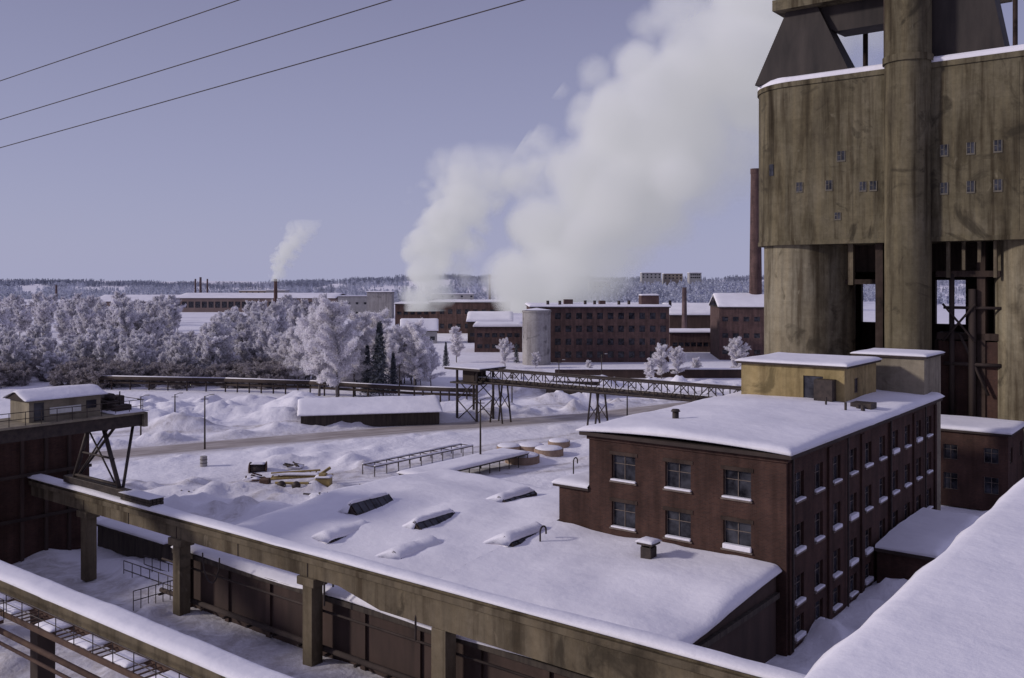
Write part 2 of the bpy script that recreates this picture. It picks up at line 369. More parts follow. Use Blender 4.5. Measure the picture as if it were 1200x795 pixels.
# ------------------------------------------------------------ main brick building
a0,a1,b0,b1,ZT=-42.8,-25.9,65.4,106.8,14.3
g=G('brick_factory_building',a0,b0)
rows=[(3.2,5.3),(7.0,9.1),(10.8,12.9)]
fc=[(2.2,4.4),(7.1,9.3),(12.0,14.2)]
g.wall('front_wall',(a0,b0),(a1,b0),0,ZT,fc,rows,BRICK,.3,True,skip={(0,0),(1,0),(2,0)})
sc=[(1.6+i*4.05,3.4+i*4.05) for i in range(10)]
g.wall('side_wall',(a1,b0),(a1,b1),0,ZT,sc,[(.6,2.3)]+rows,BRICK,.3,True)
g.wall('back_wall',(a1,b1),(a0,b1),0,ZT,[],[],BRICK); g.wall('left_wall',(a0,b1),(a0,b0),0,ZT,sc[1:],rows[1:],BRICK,.3,True)
g.boxes('pilasters',[(a1+.002,a1+.18,b0+.3+i*4.05,b0+1.0+i*4.05,0,ZT-.4) for i in range(0,11,2)],BRICK)
g.boxes('window_lintels',[(a0+u0-.2,a0+u1+.2,b0-.05,b0-.002,v1,v1+.28) for (u0,u1) in fc for (v0,v1) in rows[1:]],CONCD)
g.boxes('eaves',[(a0-.6,a1+.6,b0-.6,b1+.6,ZT,ZT+.28)],DARKWALL)
g.boxes('cornice',[(a0-.15,a1+.15,b0-.15,b1+.15,ZT-.35,ZT-.003)],BRICK)
g.snow('roof_snow',a0-.6,a1+.6,b0-.6,b1+.6,lambda a,b:ZT+.28+.55*(1-((a+34.35)/9)**2)*.6,.5,1.0,amp=.22,over=.2)
g.boxes('side_wing',[(a0-3.2,a0-.003,b0+.25,b0+9,0,9.6)],BRICK); g.boxes('side_wing_eave',[(a0-3.6,a0-.003,b0-.15,b0+9.3,9.602,9.8)],DARKWALL)
g.snow('side_wing_snow',a0-3.6,a0-.02,b0-.15,b0+9.3,9.8,.45,edges='LFB')
pz=15.0
g.wall('penthouse_front',(-41.3,92),(-30.6,92),pz-.7,18.5,[(6.6,8.6)],[(pz+.3,pz+2.6)],YELLOW,.15,False,(1,1),0)
g.wall('penthouse_side',(-30.6,92),(-30.6,102),pz-.7,18.5,[(3,4.2)],[(pz+.8,pz+2.3)],YELLOW,.15,False,(2,1))
g.wall('penthouse_left',(-41.3,102),(-41.3,92),pz-.7,18.5,[],[],YELLOW); g.wall('penthouse_back',(-30.6,102),(-41.3,102),pz-.7,18.5,[],[],YELLOW)
g.boxes('penthouse_roof',[(-41.7,-30.2,91.6,102.4,18.503,18.7)],DARKWALL); g.snow('penthouse_snow',-41.7,-30.2,91.6,102.4,18.7,.35,.8)
g.boxes('penthouse_duct',[(-33.2,-31.4,90.8,91.97,pz+.1,pz+2.4)],STEEL)
g.boxes('stair_tower',[(-33.5,-26.3,104,110.8,0,18.9)],BEIGE); g.boxes('stair_tower_roof',[(-33.8,-26,103.7,111.1,18.903,19.1)],DARKWALL)
g.snow('stair_tower_snow',-33.8,-26,103.7,111.1,19.1,.3)
g.tubes('roof_vent',[((-38.2,71.8,14.5),(-38.2,71.8,15.9),.28,.28),((-38.2,71.8,15.9),(-38.2,71.8,16.1),.42,.3)],STEEL,10)
g.tubes('roof_pipes',[((-28.5,86,14.5),(-28.5,86,16.0),.12,.12),((-28,88,14.5),(-28,88,15.6),.2,.2),((-27.3,87.1,14.5),(-27.3,87.1,15.7),.2,.2),((-31,88,14.5),(-31,88,16.1),.1,.1)],STEEL,8)
g.boxes('roof_hatch',[(-28.9,-27,88.5,90.2,14.5,15.7)],STEEL)
g.boxes('downpipes',[(a1+.19,a1+.31,b0+.6+i*12,b0+.72+i*12,.2,ZT-.1) for i in range(4)],STEEL)
g=G('loading_canopy',-23,94)
g.boxes('walls',[(-25.6,-21.2,85.5,101,0,3.2)],BRICK); g.boxes('slab',[(-25.65,-20.4,85,101.4,3.203,3.5)],DARKWALL)
g.snow('canopy_snow',-25.6,-20.4,85,101.4,3.5,.5,edges='RFB',amp=.25)
# annex
g=G('workshop_annex',-48,55)
def az(a,b):
    t=b-65.4; return 4.6+1.5*(b-45)/20.4-(.0 if t<-4 else .0055*(t+4)**2)+.12*math.sin(a*.35)
L_,R_=-70.5,-26.6
g.boxes('walls',[(L_,R_,45,65.2,0,4.5)],BROWNWALL)
g.add('gable',[(R_,45,4.5),(R_,65.2,4.5),(R_,65.2,6.0),(R_,45,4.62),(L_,45,4.5),(L_,65.2,4.5),(L_,65.2,6.0),(L_,45,4.62)],[(0,1,2,3),(4,7,6,5)],BROWNWALL)
g.boxes('back_walls',[(L_,-46.3,65.2,77.5,0,5.2)],BROWNWALL)
g.boxes('wall_piers',[(-69+i*5.2,-68.5+i*5.2,44.8,44.997,0,4.2) for i in range(9)],BROWNWALL)
g.boxes('eaves_front',[(L_-.3,R_+.3,44.55,44.997,4.25,4.6)],TIMBER)
g.boxes('eaves_side',[(R_+.003,R_+.3,45,65.2,4.2,4.58)],TIMBER)
g.snow('roof_snow',-46.1,R_+.3,44.6,65.35,az,.5,.9,edges='RF',amp=.45,sd=3)
g.snow('roof_snow_back',L_-.3,-46.1,44.6,78,az,.5,.9,edges='LFB',amp=.45,sd=3)
def skylight(a,b,l,w,h,t):
    z=az(a,b)+.3; s=G('roof_skylight',a,b,z)
    V=[(w/2,-l/2,-.3),(w/2,l/2,-.3),(w/2,l/2,.12),(w/2,-l/2,.12),(-w/2,-l/2,-.3),(-w/2,l/2,-.3),(0,-l/2,h),(0,l/2,h)]
    s.add('glazing',[(w/2-.02,-l/2+.1,.14),(w/2-.02,l/2-.1,.14),(.05,l/2-.1,h-.02),(.05,-l/2+.1,h-.02)],[(0,1,2,3)],GLASS,rel=True)
    s.add('curb',V,[(0,1,2,3),(0,3,6,4),(1,5,7,2)],DARKWALL,rel=True)
    V=[];F=[]
    for k in range(7):
        y=-l/2+.1+(l-.2)*k/6; tube(V,F,(w/2,y,.17),(.03,y,h+.02),.035,.035,4)
    s.add('glazing_bars',V,F,STEEL,rel=True)
    N_=18;V=[];F=[]
    for i in range(N_+1):
        y=-l/2-.3+(l+.6)*i/N_; q=.16*noise.noise(Vector((i*.45,a,b)))
        e=.15 if i in(0,N_) else (.75 if i in (1,N_-1) else 1)
        V+=[(-w/2-1.6,y,-.35),(-w/2-.2,y,(.2+.3*h+q)*e),(0-.15,y,(h+.24+q)*e),(.10+t*w*.25+q,y,(h+.14-t*.3*h)*e),(.12+t*w*.25+q,y,(h-.02-t*.35*h)*e)]
    for i in range(N_):
        for k in range(4): F.append((i*5+k,i*5+k+1,(i+1)*5+k+1,(i+1)*5+k))
    F.append((0,1,2,3,4));F.append(tuple(N_*5+k for k in (4,3,2,1,0)))
    s.add('snow_cover',V,F,SNOW,smooth=True,rel=True)
skl=[(433,601,.85,0),(508,619,.75,.3),(405,624,.5,1.6),(486,646,.5,1.7),(602,590,.45,1.2),(612,637,.55,1.2)]
for u,v,h,t in skl:
    hh=21.3;Yp=1100*hh/(v-330);Xp=(u-600)/1100*Yp;a,b=toab(Xp,Yp); skylight(a,b,5.0,1.9,h+.1,t)
def roofchim(a,b,z):
    s=G('roof_vent_stack',a,b,z); s.boxes('stack',[(a-.45,a+.45,b-.45,b+.45,z-.6,z+.75)],STEEL,.03)
    s.boxes('cap',[(a-.65,a+.65,b-.65,b+.65,z+.95,z+1.1)],STEEL); s.boxes('posts',[(a+i*.35-.05,a+i*.35+.05,b+j*.35-.05,b+j*.35+.05,z+.753,z+.947) for i in(-1,1) for j in(-1,1)],STEEL)
    s.snow('cap_snow',a-.65,a+.65,b-.65,b+.65,z+1.1,.3,.3,sl=.4)
Yp=1100*21/(658-330);Xp=160/1100*Yp;a,b=toab(Xp,Yp); roofchim(a,b,az(a,b)+.5)
def goose(a,b,z,h=.9,r=.4):
    s=G('gooseneck_vent_pipe',a,b,z); P=[(0,0,-.5),(0,0,h)]+[(0,r-r*math.cos(t),h+r*math.sin(t)) for t in np.linspace(.4,math.pi,7)]+[(0,2*r,h-.3)]
    V=[];F=[]
    for p,q in zip(P[:-1],P[1:]): tube(V,F,p,q,.07,.07,8)
    s.add('pipe',V,F,STEEL,rel=True)
for u,v,zz in ((633,640,5.9),(672,553,5.9),(380,705,4.9),(487,745,4.6)):
    Yp=1100*(27-zz)/(v-330);Xp=(u-600)/1100*Yp;a,b=toab(Xp,Yp); goose(a,b,zz+.2)
g=G('service_pipeline',-48,44)
g.tubes('pipes',[((-72,44.3,1.0),(-20,44.3,1.0),.2,.2),((-72,44.4,3.6),(-20,44.4,3.6),.08,.08)],DARKWALL,10)
g.boxes('brackets',[(-72+i*3,-71.8+i*3,44.0,44.78,.6,.75) for i in range(17)],STEEL)
# ------------------------------------------------------------ crane runways
g=G('crane_runway_beam',-52,43.5)
prof=[(-92.6,6.3),(-48.5,6.3),(-44.5,5.5),(-10,5.3),(-10,8.0),(-92.6,8.0)]
n=len(prof); V=[(a,43.1,z) for a,z in prof]+[(a,44.0,z) for a,z in prof]
F=[tuple(range(n)),tuple(range(2*n-1,n-1,-1))]+[(i,n+i,n+(i+1)%n,(i+1)%n) for i in range(n)]
g.add('beam',V,F,BEAMC)
g.boxes('lower_ledge',[(-92.6,-10,42.88,43.097,7.35,7.75)],BEAMC)
g.boxes('expansion_joints',[(c-.03,c+.03,43.06,43.097,6.3,7.35) for c in (-82.5,-75,-67.8,-59.7,-51.7)],DARKWALL)
g.boxes('columns',[(c-.5,c+.5,43.05,44.05,0,6.297 if c<-45 else 5.5) for c in (-82.5,-67.8,-51.7)]+[(-39.9,-38.7,43.05,44.05,0,5.45),(-26,-24.8,43.05,44.05,0,5.35)],BEAMC,.04)
g.boxes('corbels',[(c-.9,c+.9,42.85,44.15,5.7,6.29) for c in (-82.5,-67.8,-51.7)],BEAMC,.05)
g.snow('beam_snow',-92.6,-10,42.85,44.1,8.0,.34,.6,edges='LRFB',amp=.16,sl=.5,over=.1)
V=[];F=[];P=[(-63.8+1.1*(1-math.cos(t))-.0,42.8,5.9-2.1*math.sin(t)) for t in np.linspace(0,math.pi,14)]
for p,q in zip(P[:-1],P[1:]): tube(V,F,p,q,.06,.06,6)
g.add('hanging_cable',V,F,STEEL)
g=G('crane_runway_beam',-55,28)
g.boxes('beam',[(-110,-20,27.2,28.7,6.9,8.0)],BEAMC)
g.boxes('columns',[(c-.5,c+.5,27.4,28.5,0,6.897) for c in (-96,-78,-58.5,-40)],DARKWALL,.04)
g.snow('beam_snow',-110,-20,27.1,28.8,8.0,.36,.6,amp=.16,sl=.5,over=.1)
g=G('service_walkway',-50,26.3)
zw=7.3
g.boxes('stringers',[(-90,-30,25.5,25.62,zw-.3,zw),(-90,-30,26.9,27.02,zw-.3,zw)],RUST)
g.boxes('grating_bars',[(-90+i*.6,-89.9+i*.6,25.62,26.9,zw-.08,zw-.02) for i in range(100)],RUST)
L=[]
for bb in (25.56,):
    for i in range(31): L.append(((-90+i*2,bb,zw),(-90+i*2,bb,zw+1.1),.03,.03))
    L+= [((-90,bb,zw+1.1),(-30,bb,zw+1.1),.03,.03),((-90,bb,zw+.55),(-30,bb,zw+.55),.025,.025)]
g.tubes('railing',L,STEEL)
for i in range(14):
    a=-88+i*4+random.random()*2
    g.snow('drift',a,a+1.2+random.random()*1.4,25.7,26.8,zw-.02,.22,.4,sl=.4)
g.tubes('pipes',[((-95,24.9,6.6),(-30,24.9,6.6),.16,.16),((-95,24.4,6.3),(-30,24.4,6.3),.1,.1)],RUST,10)
g=G('access_platform',-59,23)
g.boxes('deck',[(-64,-57.5,19,25.2,6.9,7.1)],RUST); g.snow('deck_snow',-64,-57.5,19,25.2,7.1,.25,.6)
L=[]
for p,q in (((-57.5,19),(-57.5,25.2)),((-64,25.2),(-57.5,25.2)),((-64,19),(-64,25.2))):
    for k in range(6):
        t=k/5;x=p[0]+(q[0]-p[0])*t;y=p[1]+(q[1]-p[1])*t;L.append(((x,y,7.1),(x,y,8.25),.03,.03))
    for z in (7.65,8.25): L.append(((p[0],p[1],z),(q[0],q[1],z),.03,.03))
g.tubes('railing',L,STEEL); g.boxes('legs',[(-63.8,-63.5,19.2,19.5,0,6.9),(-57.9,-57.6,19.2,19.5,0,6.9),(-57.9,-57.6,24.7,25,0,6.9)],STEEL)
g=G('yard_railing',-72,46); L=[]
for p,q in (((-80,45.5),(-71.5,45.5)),((-71.5,45.5),(-71.5,41.5)),((-80,47.5),(-72,47.5))):
    for k in range(7):
        t=k/6;x=p[0]+(q[0]-p[0])*t;y=p[1]+(q[1]-p[1])*t;L.append(((x,y,0),(x,y,1.7),.04,.04))
    for z in (.9,1.7): L.append(((p[0],p[1],z),(q[0],q[1],z),.04,.04))
g.tubes('rails',L,STEEL)
# ------------------------------------------------------------ gantry crane (left)
g=G('gantry_crane',-81,40)
g.boxes('bridge_girders',[(-84,-83.4,15,46.7,13.9,15.0),(-79.6,-79,15,46.7,13.9,15.0)],STEEL)
g.boxes('cross_ties',[(-83.397,-79.603,15+i*2.6,15.2+i*2.6,14.3,14.8) for i in range(13)],STEEL)
g.boxes('end_beam',[(-84.3,-78.7,46.703,47.1,13.8,15.1)],BEIGE)
g.boxes('deck',[(-84.3,-78.6,15,46.7,15.003,15.2)],BEIGE); g.snow('deck_snow',-84.3,-78.6,43.9,47,15.2,.22,.6); 
L=[]
for fa,ta in ((-85.5,-82.5),(-77,-80)):
    L.append(((fa,43.6,8.3),(ta,43.6,13.9),.2,.2)); L.append(((fa,43.6,8.3),(ta,46.4,13.9),.14,.14))
L+=[((-85.2,43.6,9.2),(-77.4,43.6,9.2),.15,.15),((-84,43.6,11.4),(-78.3,43.6,11.4),.1,.1),((-84.5,43.6,9.2),(-79.3,43.6,13.9),.08,.08),((-78,43.6,9.2),(-83,43.6,13.9),.08,.08)]
g.tubes('legs',L,STEEL,8)
g.boxes('end_carriage',[(-86.5,-75.5,43.2,43.95,8.38,9.0)],STEEL,.05)
g.boxes('hoist_house',[(-83.2,-79.8,37,43.2,15.203,17.0)],BEIGE)
V=[(-83.5,36.7,17.0),(-79.5,36.7,17.0),(-79.5,43.5,17.0),(-83.5,43.5,17.0),(-81.5,36.7,17.7),(-81.5,43.5,17.7)]
g.add('hoist_house_roof',V,[(0,1,4),(3,5,2),(1,2,5,4),(0,4,5,3),(0,3,2,1)],DARKWALL)
g.snow('hoist_house_snow',-83.6,-79.4,36.6,43.6,lambda a,b:17.02+.7*(1-abs(a+81.5)/2.1),.22,.5,sl=.5)
g.boxes('door_and_windows',[(-79.797,-79.75,37.4,38.2,15.3,16.8),(-79.797,-79.75,41.9,42.8,15.9,16.6)],GLASS)
g.boxes('sign_board',[(-79.79,-79.7,38.7,41.4,15.75,16.3)],WHITEP)
L=[]
for y in np.arange(31,46.8,1.3): L.append(((-78.7,y,15.2),(-78.7,y,16.3),.035,.035))
L+=[((-78.7,31,16.3),(-78.7,46.6,16.3),.035,.035),((-78.7,31,15.75),(-78.7,46.6,15.75),.03,.03),((-84,46.6,16.3),(-78.7,46.6,16.3),.035,.035),((-84,46.6,15.2),(-84,46.6,16.3),.035,.035)]
g.tubes('railing',L,STEEL)
g.boxes('winch_machinery',[(-83,-80.5,44.2,45.4,15.25,16.2),(-82.6,-81.4,45.6,46.4,15.25,16.5),(-80.3,-79.3,44.4,45.9,15.25,15.9)],DARKWALL,.08)
g.tubes('winch_drum',[((-82.5,44.9,16.5),(-80.9,44.9,16.5),.35,.35),((-79.8,45,15.9),(-79.8,45,17.1),.06,.06)],STEEL,12)
g=G('timber_stack',-74,43.6)
g.boxes('sleepers',[(-76+.0,-71.5,42.9+i*.35,43.2+i*.35,8.3+.3*j,8.57+.3*j) for i in range(4) for j in range(2)],TIMBER,.03)
g.snow('stack_snow',-76,-71.5,42.9,44.25,8.88,.15,.5,sl=.4)
g=G('brown_bunker_building',-100,40)
g.boxes('walls',[(-118,-92.7,26,49,0,12.2)],BRICK); g.boxes('wall_ribs',[(-92.697,-92.4,26+i*2.3,26.3+i*2.3,0,12) for i in range(10)],BROWNWALL)
g.boxes('parapet',[(-118.2,-92.3,25.8,49.2,12.203,12.7)],DARKWALL); g.snow('roof_snow',-118.2,-92.3,25.8,49.2,12.7,.35)
g.boxes('ledges',[(-92.39,-92.2,26,49,4,4.3),(-92.39,-92.2,26,49,8.2,8.5)],DARKWALL)
g=G('low_timber_shed',-84,51)
g.boxes('walls',[(-92,-80,49.5,55,0,2.2)],TIMBER); g.boxes('roof',[(-92.3,-79.6,49.2,55.3,2.203,2.4)],TIMBER); g.snow('roof_snow',-92.3,-79.6,49.2,55.3,2.4,.35)
g=G('snowy_mill_roof',10,20)
g.boxes('walls',[(-5.0,30,-6,50,0,20.6)],BRICK); g.boxes('eave',[(-5.25,30.2,-6.2,50.2,20.603,20.8)],DARKWALL)
g.snow('roof_snow',-5.25,30.2,-6.2,50.2,20.8,.4,.5,amp=.12,sl=.5)
# ------------------------------------------------------------ TOWER
g=G('concrete_silo_tower',-35.8,140)
CL,CR,CB,CR2=-51.8,-19.8,139.8,6.6
cm=(CL+CR)/2
def outline(a0,a1,b0,b1,r,n=14):
    P=[]
    for (cx,cy,s0) in ((a1-r,b0+r,-90),(a1-r,b1-r,0),(a0+r,b1-r,90),(a0+r,b0+r,180)):
        for k in range(n+1):
            t=math.radians(s0+90*k/n); P.append((cx+r*math.cos(t),cy+r*math.sin(t)))
    return P
R=7.4
P=outline(CL-R,CR+R,CB-R,CB-R+22,R); n=len(P)
def prism(nm,P,z0,z1,mat,caps=True,nz=1):
    n=len(P);V=[];F=[]
    for j in range(nz+1): V+=[(a,b,z0+(z1-z0)*j/nz) for a,b in P]
    for j in range(nz): F+=[(j*n+i,j*n+(i+1)%n,(j+1)*n+(i+1)%n,(j+1)*n+i) for i in range(n)]
    if caps: F+=[tuple(range(n-1,-1,-1)),tuple(range(nz*n,nz*n+n))]
    return g.add(nm,V,F,mat)
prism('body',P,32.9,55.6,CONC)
P2=outline(CL-R-.2,CR+R+.2,CB-R-.2,CB-R+22.2,R+.2); prism('body_top_cornice',P2,55.3,56.0,CONC)
P3=outline(CL-R-.12,CR+R+.12,CB-R-.12,CB-R+22.12,R+.12); prism('body_bottom_band',P3,32.3,32.9,CONC)
P4=outline(CL-R-.1,CR+R+.1,CB-R-.1,CB-R+22.1,R+.1);P5=outline(CL-R+.5,CR+R-.5,CB-R+.5,CB-R+21.5,R-.5)
V=[(a,b,56.003) for a,b in P4]+[(a+.1*noise.noise(Vector((a,b,1))),b,56.5+.35*noise.noise(Vector((a*.4,b*.4,0)))) for a,b in P4]+[(a,b,56.9+.4*noise.noise(Vector((a*.3,b*.3,0)))) for a,b in P5]
F=[(i,(i+1)%n,n+(i+1)%n,n+i) for i in range(n)]+[(n+i,n+(i+1)%n,2*n+(i+1)%n,2*n+i) for i in range(n)]+[tuple(range(2*n,3*n))]
g.add('top_snow',V,F,SNOW)
for c,b in ((CL,CB),(CR,CB),(CR+2,CB+8.5)):
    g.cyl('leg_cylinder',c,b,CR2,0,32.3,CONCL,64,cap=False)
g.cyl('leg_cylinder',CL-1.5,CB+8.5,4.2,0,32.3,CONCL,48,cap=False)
g.cyl('stair_column',cm+.3,CB-R-.2,2.95,0,75,CONC,40)
for z in (56.2,): g.cyl('column_collar',cm+.3,CB-R-.2,3.2,z,z+.9,CONC,40)
oa,ob,oc,od=-47.6,-43.8,-36.6,-32.4
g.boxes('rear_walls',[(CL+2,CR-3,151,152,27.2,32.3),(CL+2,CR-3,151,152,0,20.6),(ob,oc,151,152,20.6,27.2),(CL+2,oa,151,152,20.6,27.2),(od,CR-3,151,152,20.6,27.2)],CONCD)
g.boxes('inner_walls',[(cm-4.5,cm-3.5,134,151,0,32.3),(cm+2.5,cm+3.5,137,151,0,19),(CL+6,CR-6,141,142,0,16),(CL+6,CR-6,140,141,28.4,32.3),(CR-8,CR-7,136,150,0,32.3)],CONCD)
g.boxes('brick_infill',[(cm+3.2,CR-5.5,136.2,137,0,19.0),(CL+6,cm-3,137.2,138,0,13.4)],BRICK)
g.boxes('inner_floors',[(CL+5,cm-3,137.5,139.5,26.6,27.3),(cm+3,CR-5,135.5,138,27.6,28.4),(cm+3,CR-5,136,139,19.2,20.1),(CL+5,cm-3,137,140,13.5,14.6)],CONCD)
g.boxes('hanging_posts',[(cm+4.6+i*1.9,cm+5.0+i*1.9,134.4,134.9,27.5+(i%3),32.29) for i in range(5)]+[(CL+7.6,CL+8.3,134.4,135.1,26.5,32.29)],BEAMC)
L=[((cm+5,135.6,9),(cm+5,135.6,28),.35,.35),((cm+7.5,135.6,5),(cm+7.5,135.6,26),.5,.5),((cm+9.5,135.5,12),(cm+6,135.5,20),.2,.2),((cm+4,135.5,23.5),(CR-5,135.5,23.5),.2,.2),((cm+4,135.5,16),(CR-5,135.5,16),.25,.25),((cm+4,135,24),(cm+8,135,19),.15,.15),((cm+8,135,24),(cm+4,135,19),.15,.15)]
g.tubes('process_pipes',L,DARKWALL,8)
wl=[];fr=[]
bf=CB-R
def wn(a,z,w=.9,h=1.5):
    wl.append((a-w/2,a+w/2,bf-.06,bf-.02,z,z+h)); fr.append((a-w/2-.12,a+w/2+.12,bf-.10,bf+.05,z-.2,z-.003))
    fr.append((a-w/2-.12,a-w/2-.003,bf-.1,bf+.05,z,z+h)); fr.append((a+w/2+.003,a+w/2+.12,bf-.1,bf+.05,z,z+h))
    fr.append((a-.04,a+.04,bf-.09,bf-.063,z+.003,z+h)); fr.append((a-w/2,a-.043,bf-.09,bf-.063,z+h*.5,z+h*.5+.07))
for a in (-50.5,-46.2): wn(a,40,.8,1.3)
wn(-44.5,44,1.0,1.3)
for a in (-41.5,-40.1): wn(a,39.6,.8,1.2)
for a in (-45,): wn(a,35.8,.7,.9)
for a in (-31,-27.8,-24.6): 
    wn(a,43.6,.8,1.4); wn(a,38.6,.8,1.4)
g.boxes('body_windows',wl,GLASS); g.boxes('body_window_surrounds',fr,TFRAME)
g.add('left_end_window',[(CL-R*math.sin(.5)-.05,CB-R*math.cos(.5)-.08,42.6),(CL-R*math.sin(.38)-.05,CB-R*math.cos(.38)-.08,42.6),(CL-R*math.sin(.38)-.05,CB-R*math.cos(.38)-.08,44.3),(CL-R*math.sin(.5)-.05,CB-R*math.cos(.5)-.08,44.3)],[(0,1,2,3)],GLASS)
g.boxes('body_joints',[(a,a+.12,bf-.04,bf+.02,33.4,54.8) for a in (-43.0,-22.3)],CONC)
def frust(nm,x0,x1,y0,y1,z0,X0,X1,Y0,Y1,z1,mat):
    V=[(x0,y0,z0),(x1,y0,z0),(x1,y1,z0),(x0,y1,z0),(X0,Y0,z1),(X1,Y0,z1),(X1,Y1,z1),(X0,Y1,z1)]
    return g.add(nm,V,[(0,3,2,1),(4,5,6,7),(0,1,5,4),(1,2,6,5),(2,3,7,6),(3,0,4,7)],mat)
frust('roof_hopper',-58,-43.8,134,139,56.5,-53.5,-48.8,135,138,67.0,DARKMETAL)
frust('roof_hopper',-46.5,-38.5,136,140,63.2,-53,-38.4,136,140,67.0,DARKMETAL)
frust('roof_hopper',-33,-24,134,138.5,56.5,-33,-26,134,138.5,67.0,DARKMETAL)
g.boxes('headhouse_slab',[(-55,-26,133.4,150,67.0,68.6)],CONC); g.boxes('headhouse',[(-53,-27,135,149,68.6,78)],DARKMETAL)
L=[((-23,134.5,56.5),(-23,134.5,78),.3,.3),((-18,135,56.5),(-18,135,78),.3,.3),((-23,134.5,64),(-18,135,64),.2,.2),((-38.9,134,56.5),(-38.9,134,67),.3,.3),((-46,148,56.5),(-46,148,67),.4,.4)]
g.tubes('top_frames',L,CONCD,8)
g=G('brick_pump_house',-27,127)
g.wall('front',(-34,121.5),(-21.5,121.5),0,9.0,spaced(12.5,3,1.6),[(2,4),(5.6,7.4)],BRICK,.25,False)
g.wall('side',(-21.5,121.5),(-21.5,131),0,9.0,spaced(9.5,2,1.6),[(5.6,7.4)],BRICK,.25,False)
g.wall('left',(-34,131),(-34,121.5),0,9,[],[],BRICK)
g.boxes('roof',[(-34.4,-21.1,121.1,131,9.003,9.25)],DARKWALL); g.snow('roof_snow',-34.4,-21.1,121.1,131,9.25,.5)
# ------------------------------------------------------------ long shed in yard
g=G('long_storage_shed',-38.6,171.5,0,frame=False,rot=math.radians(12))
g.an=(0,0,0)
def shed(g,x0,x1,y0,y1,h,rh,wm,th=.35):
    my=(y0+y1)/2
    g.add('walls',[(x0,y0,0),(x1,y0,0),(x1,y1,0),(x0,y1,0),(x0,y0,h),(x1,y0,h),(x1,y1,h),(x0,y1,h),(x0,my,h+rh),(x1,my,h+rh)],
          [(0,1,5,4),(1,2,6,9,5),(2,3,7,6),(3,0,4,8,7),(4,5,9,8),(7,8,9,6)],wm,rel=True)
    g.snow('roof_snow',x0-.5,x1+.5,y0-.6,y1+.6,lambda a,b:h-.1+rh*(1-abs(b-my)/((y1-y0)/2+.6))+.05,th,.8,amp=.2)
shed(g,0,25.5,0,15,2.5,2.0,TIMBER,.3)
g.boxes('board_battens',[(x,x+.12,-.06,-.003,0,2.4) for x in np.arange(.2,25.4,1.1)],TIMBER)
# ------------------------------------------------------------ racks
def rack(u,v,L,w,h,name='snow_covered_rack',full=True):
    Yp=1100*27/(v-330);Xp=(u-600)/1100*Yp;a,b=toab(Xp,Yp)
    g=G(name,a,b); g.an=(0,0,0)
    n=int(L/2.2)+1; xs_=np.linspace(0,L,n)
    g.tubes('posts',[((x,y,-.3),(x,y,h),.07,.07) for x in [0] for y in xs_]+[((w,y,-.3),(w,y,h),.07,.07) for y in xs_],TIMBER)
    g.boxes('rails',[(-.06,.06,0,L,h-.15,h-.003),(w-.06,w+.06,0,L,h-.15,h-.003)],TIMBER)
    if full:
        g.boxes('top_boards',[(-.2,w+.2,-.1,L+.1,h,h+.08)],TIMBER); g.snow('snow',-.2,w+.2,-.1,L+.1,h+.08,.45,.6)
    else:
        for x in (0,w): g.snow('snow',x-.12,x+.12,0,L,h,.2,.5,sl=.15,over=.03)
        g.boxes('cross_bars',[(0,w,y-.05,y+.05,h-.12,h-.02) for y in xs_],TIMBER)
rack(425,556,21,2.4,1.4,full=False); rack(468,570,22,4.6,1.6)
for (u,v,r) in ((596,527,1.9),(622,526,2.1),(612,538,2.6),(643,530,2.3),(655,521,1.8)):
    Yp=1100*26.6/(v-330);Xp=(u-600)/1100*Yp
    g=G('round_tank_lid',Xp,Yp,0,frame=False); g.an=(0,0,0)
    g.cyl('rim',0,0,r,-.3,1.0,CLAY,32,cap=False)
    V=[(0,0,1.35)];F=[]
    for k,(rr,z) in enumerate(((.55,1.33),(.8,1.22),(.93,1.08),(.95,1.0))):
        for i in range(24): t=2*math.pi*i/24; V.append((r*rr*math.cos(t),r*rr*math.sin(t),z+.05*noise.noise(Vector((u+math.cos(t),v+math.sin(t),k)))))
    F=[(0,1+i,1+(i+1)%24) for i in range(24)]+[(1+k*24+i,1+(k+1)*24+i,1+(k+1)*24+(i+1)%24,1+k*24+(i+1)%24) for k in range(3) for i in range(24)]
    g.add('snow',V,F,SNOW,smooth=True,rel=True)
g=G('yellow_crane_parts_pile',-28,124.5,0,frame=False); g.an=(0,0,0)
V=[];F=[]
for (p,q,r) in (((-4,0,.8),(2.5,.6,1.1),.18),((-4,.9,.8),(2.5,1.4,1.2),.18),((-4,.2,1.5),(2.4,.9,1.8),.14),((2,0,1.0),(3.6,1.5,2.0),.2),((-3,-1.5,.6),(1.5,-2.2,.7),.18),((-1,2.2,.7),(3.8,2.6,.8),.18)):
    tube(V,F,p,q,r,r,6)
for k in range(8):
    t=k/8; tube(V,F,(-4+6.4*t,.1,.85+.3*t),(-3.6+6.4*t,.95,1.5+.3*t),.08,.08,5)
g.add('lattice_jib',V,F,YMACH,rel=True)
g.boxes('machine_house',[(2.2,4.2,-1.6,0,.1,1.2),(2.6,3.6,-1.4,-.2,1.2,1.7)],YMACH,.12); g.boxes('counterweight',[(-5.4,-4.2,-.6,1.0,0,.8)],RUST,.1)
g.snow('snow',2.2,4.2,-1.6,0,1.22,.25,.4,sl=.4); g.snow('jib_snow',-3.9,2.3,.1,.9,1.25,.35,.4,sl=.4)
g.tubes('wheels',[((-2,-2.6,.5),(-2,-2.2,.5),.55,.55),((0,-2.9,.5),(0,-2.5,.5),.55,.55)],STEEL,14)
g=G('scrap_drum',-36,133,0,frame=False); g.an=(0,0,0)
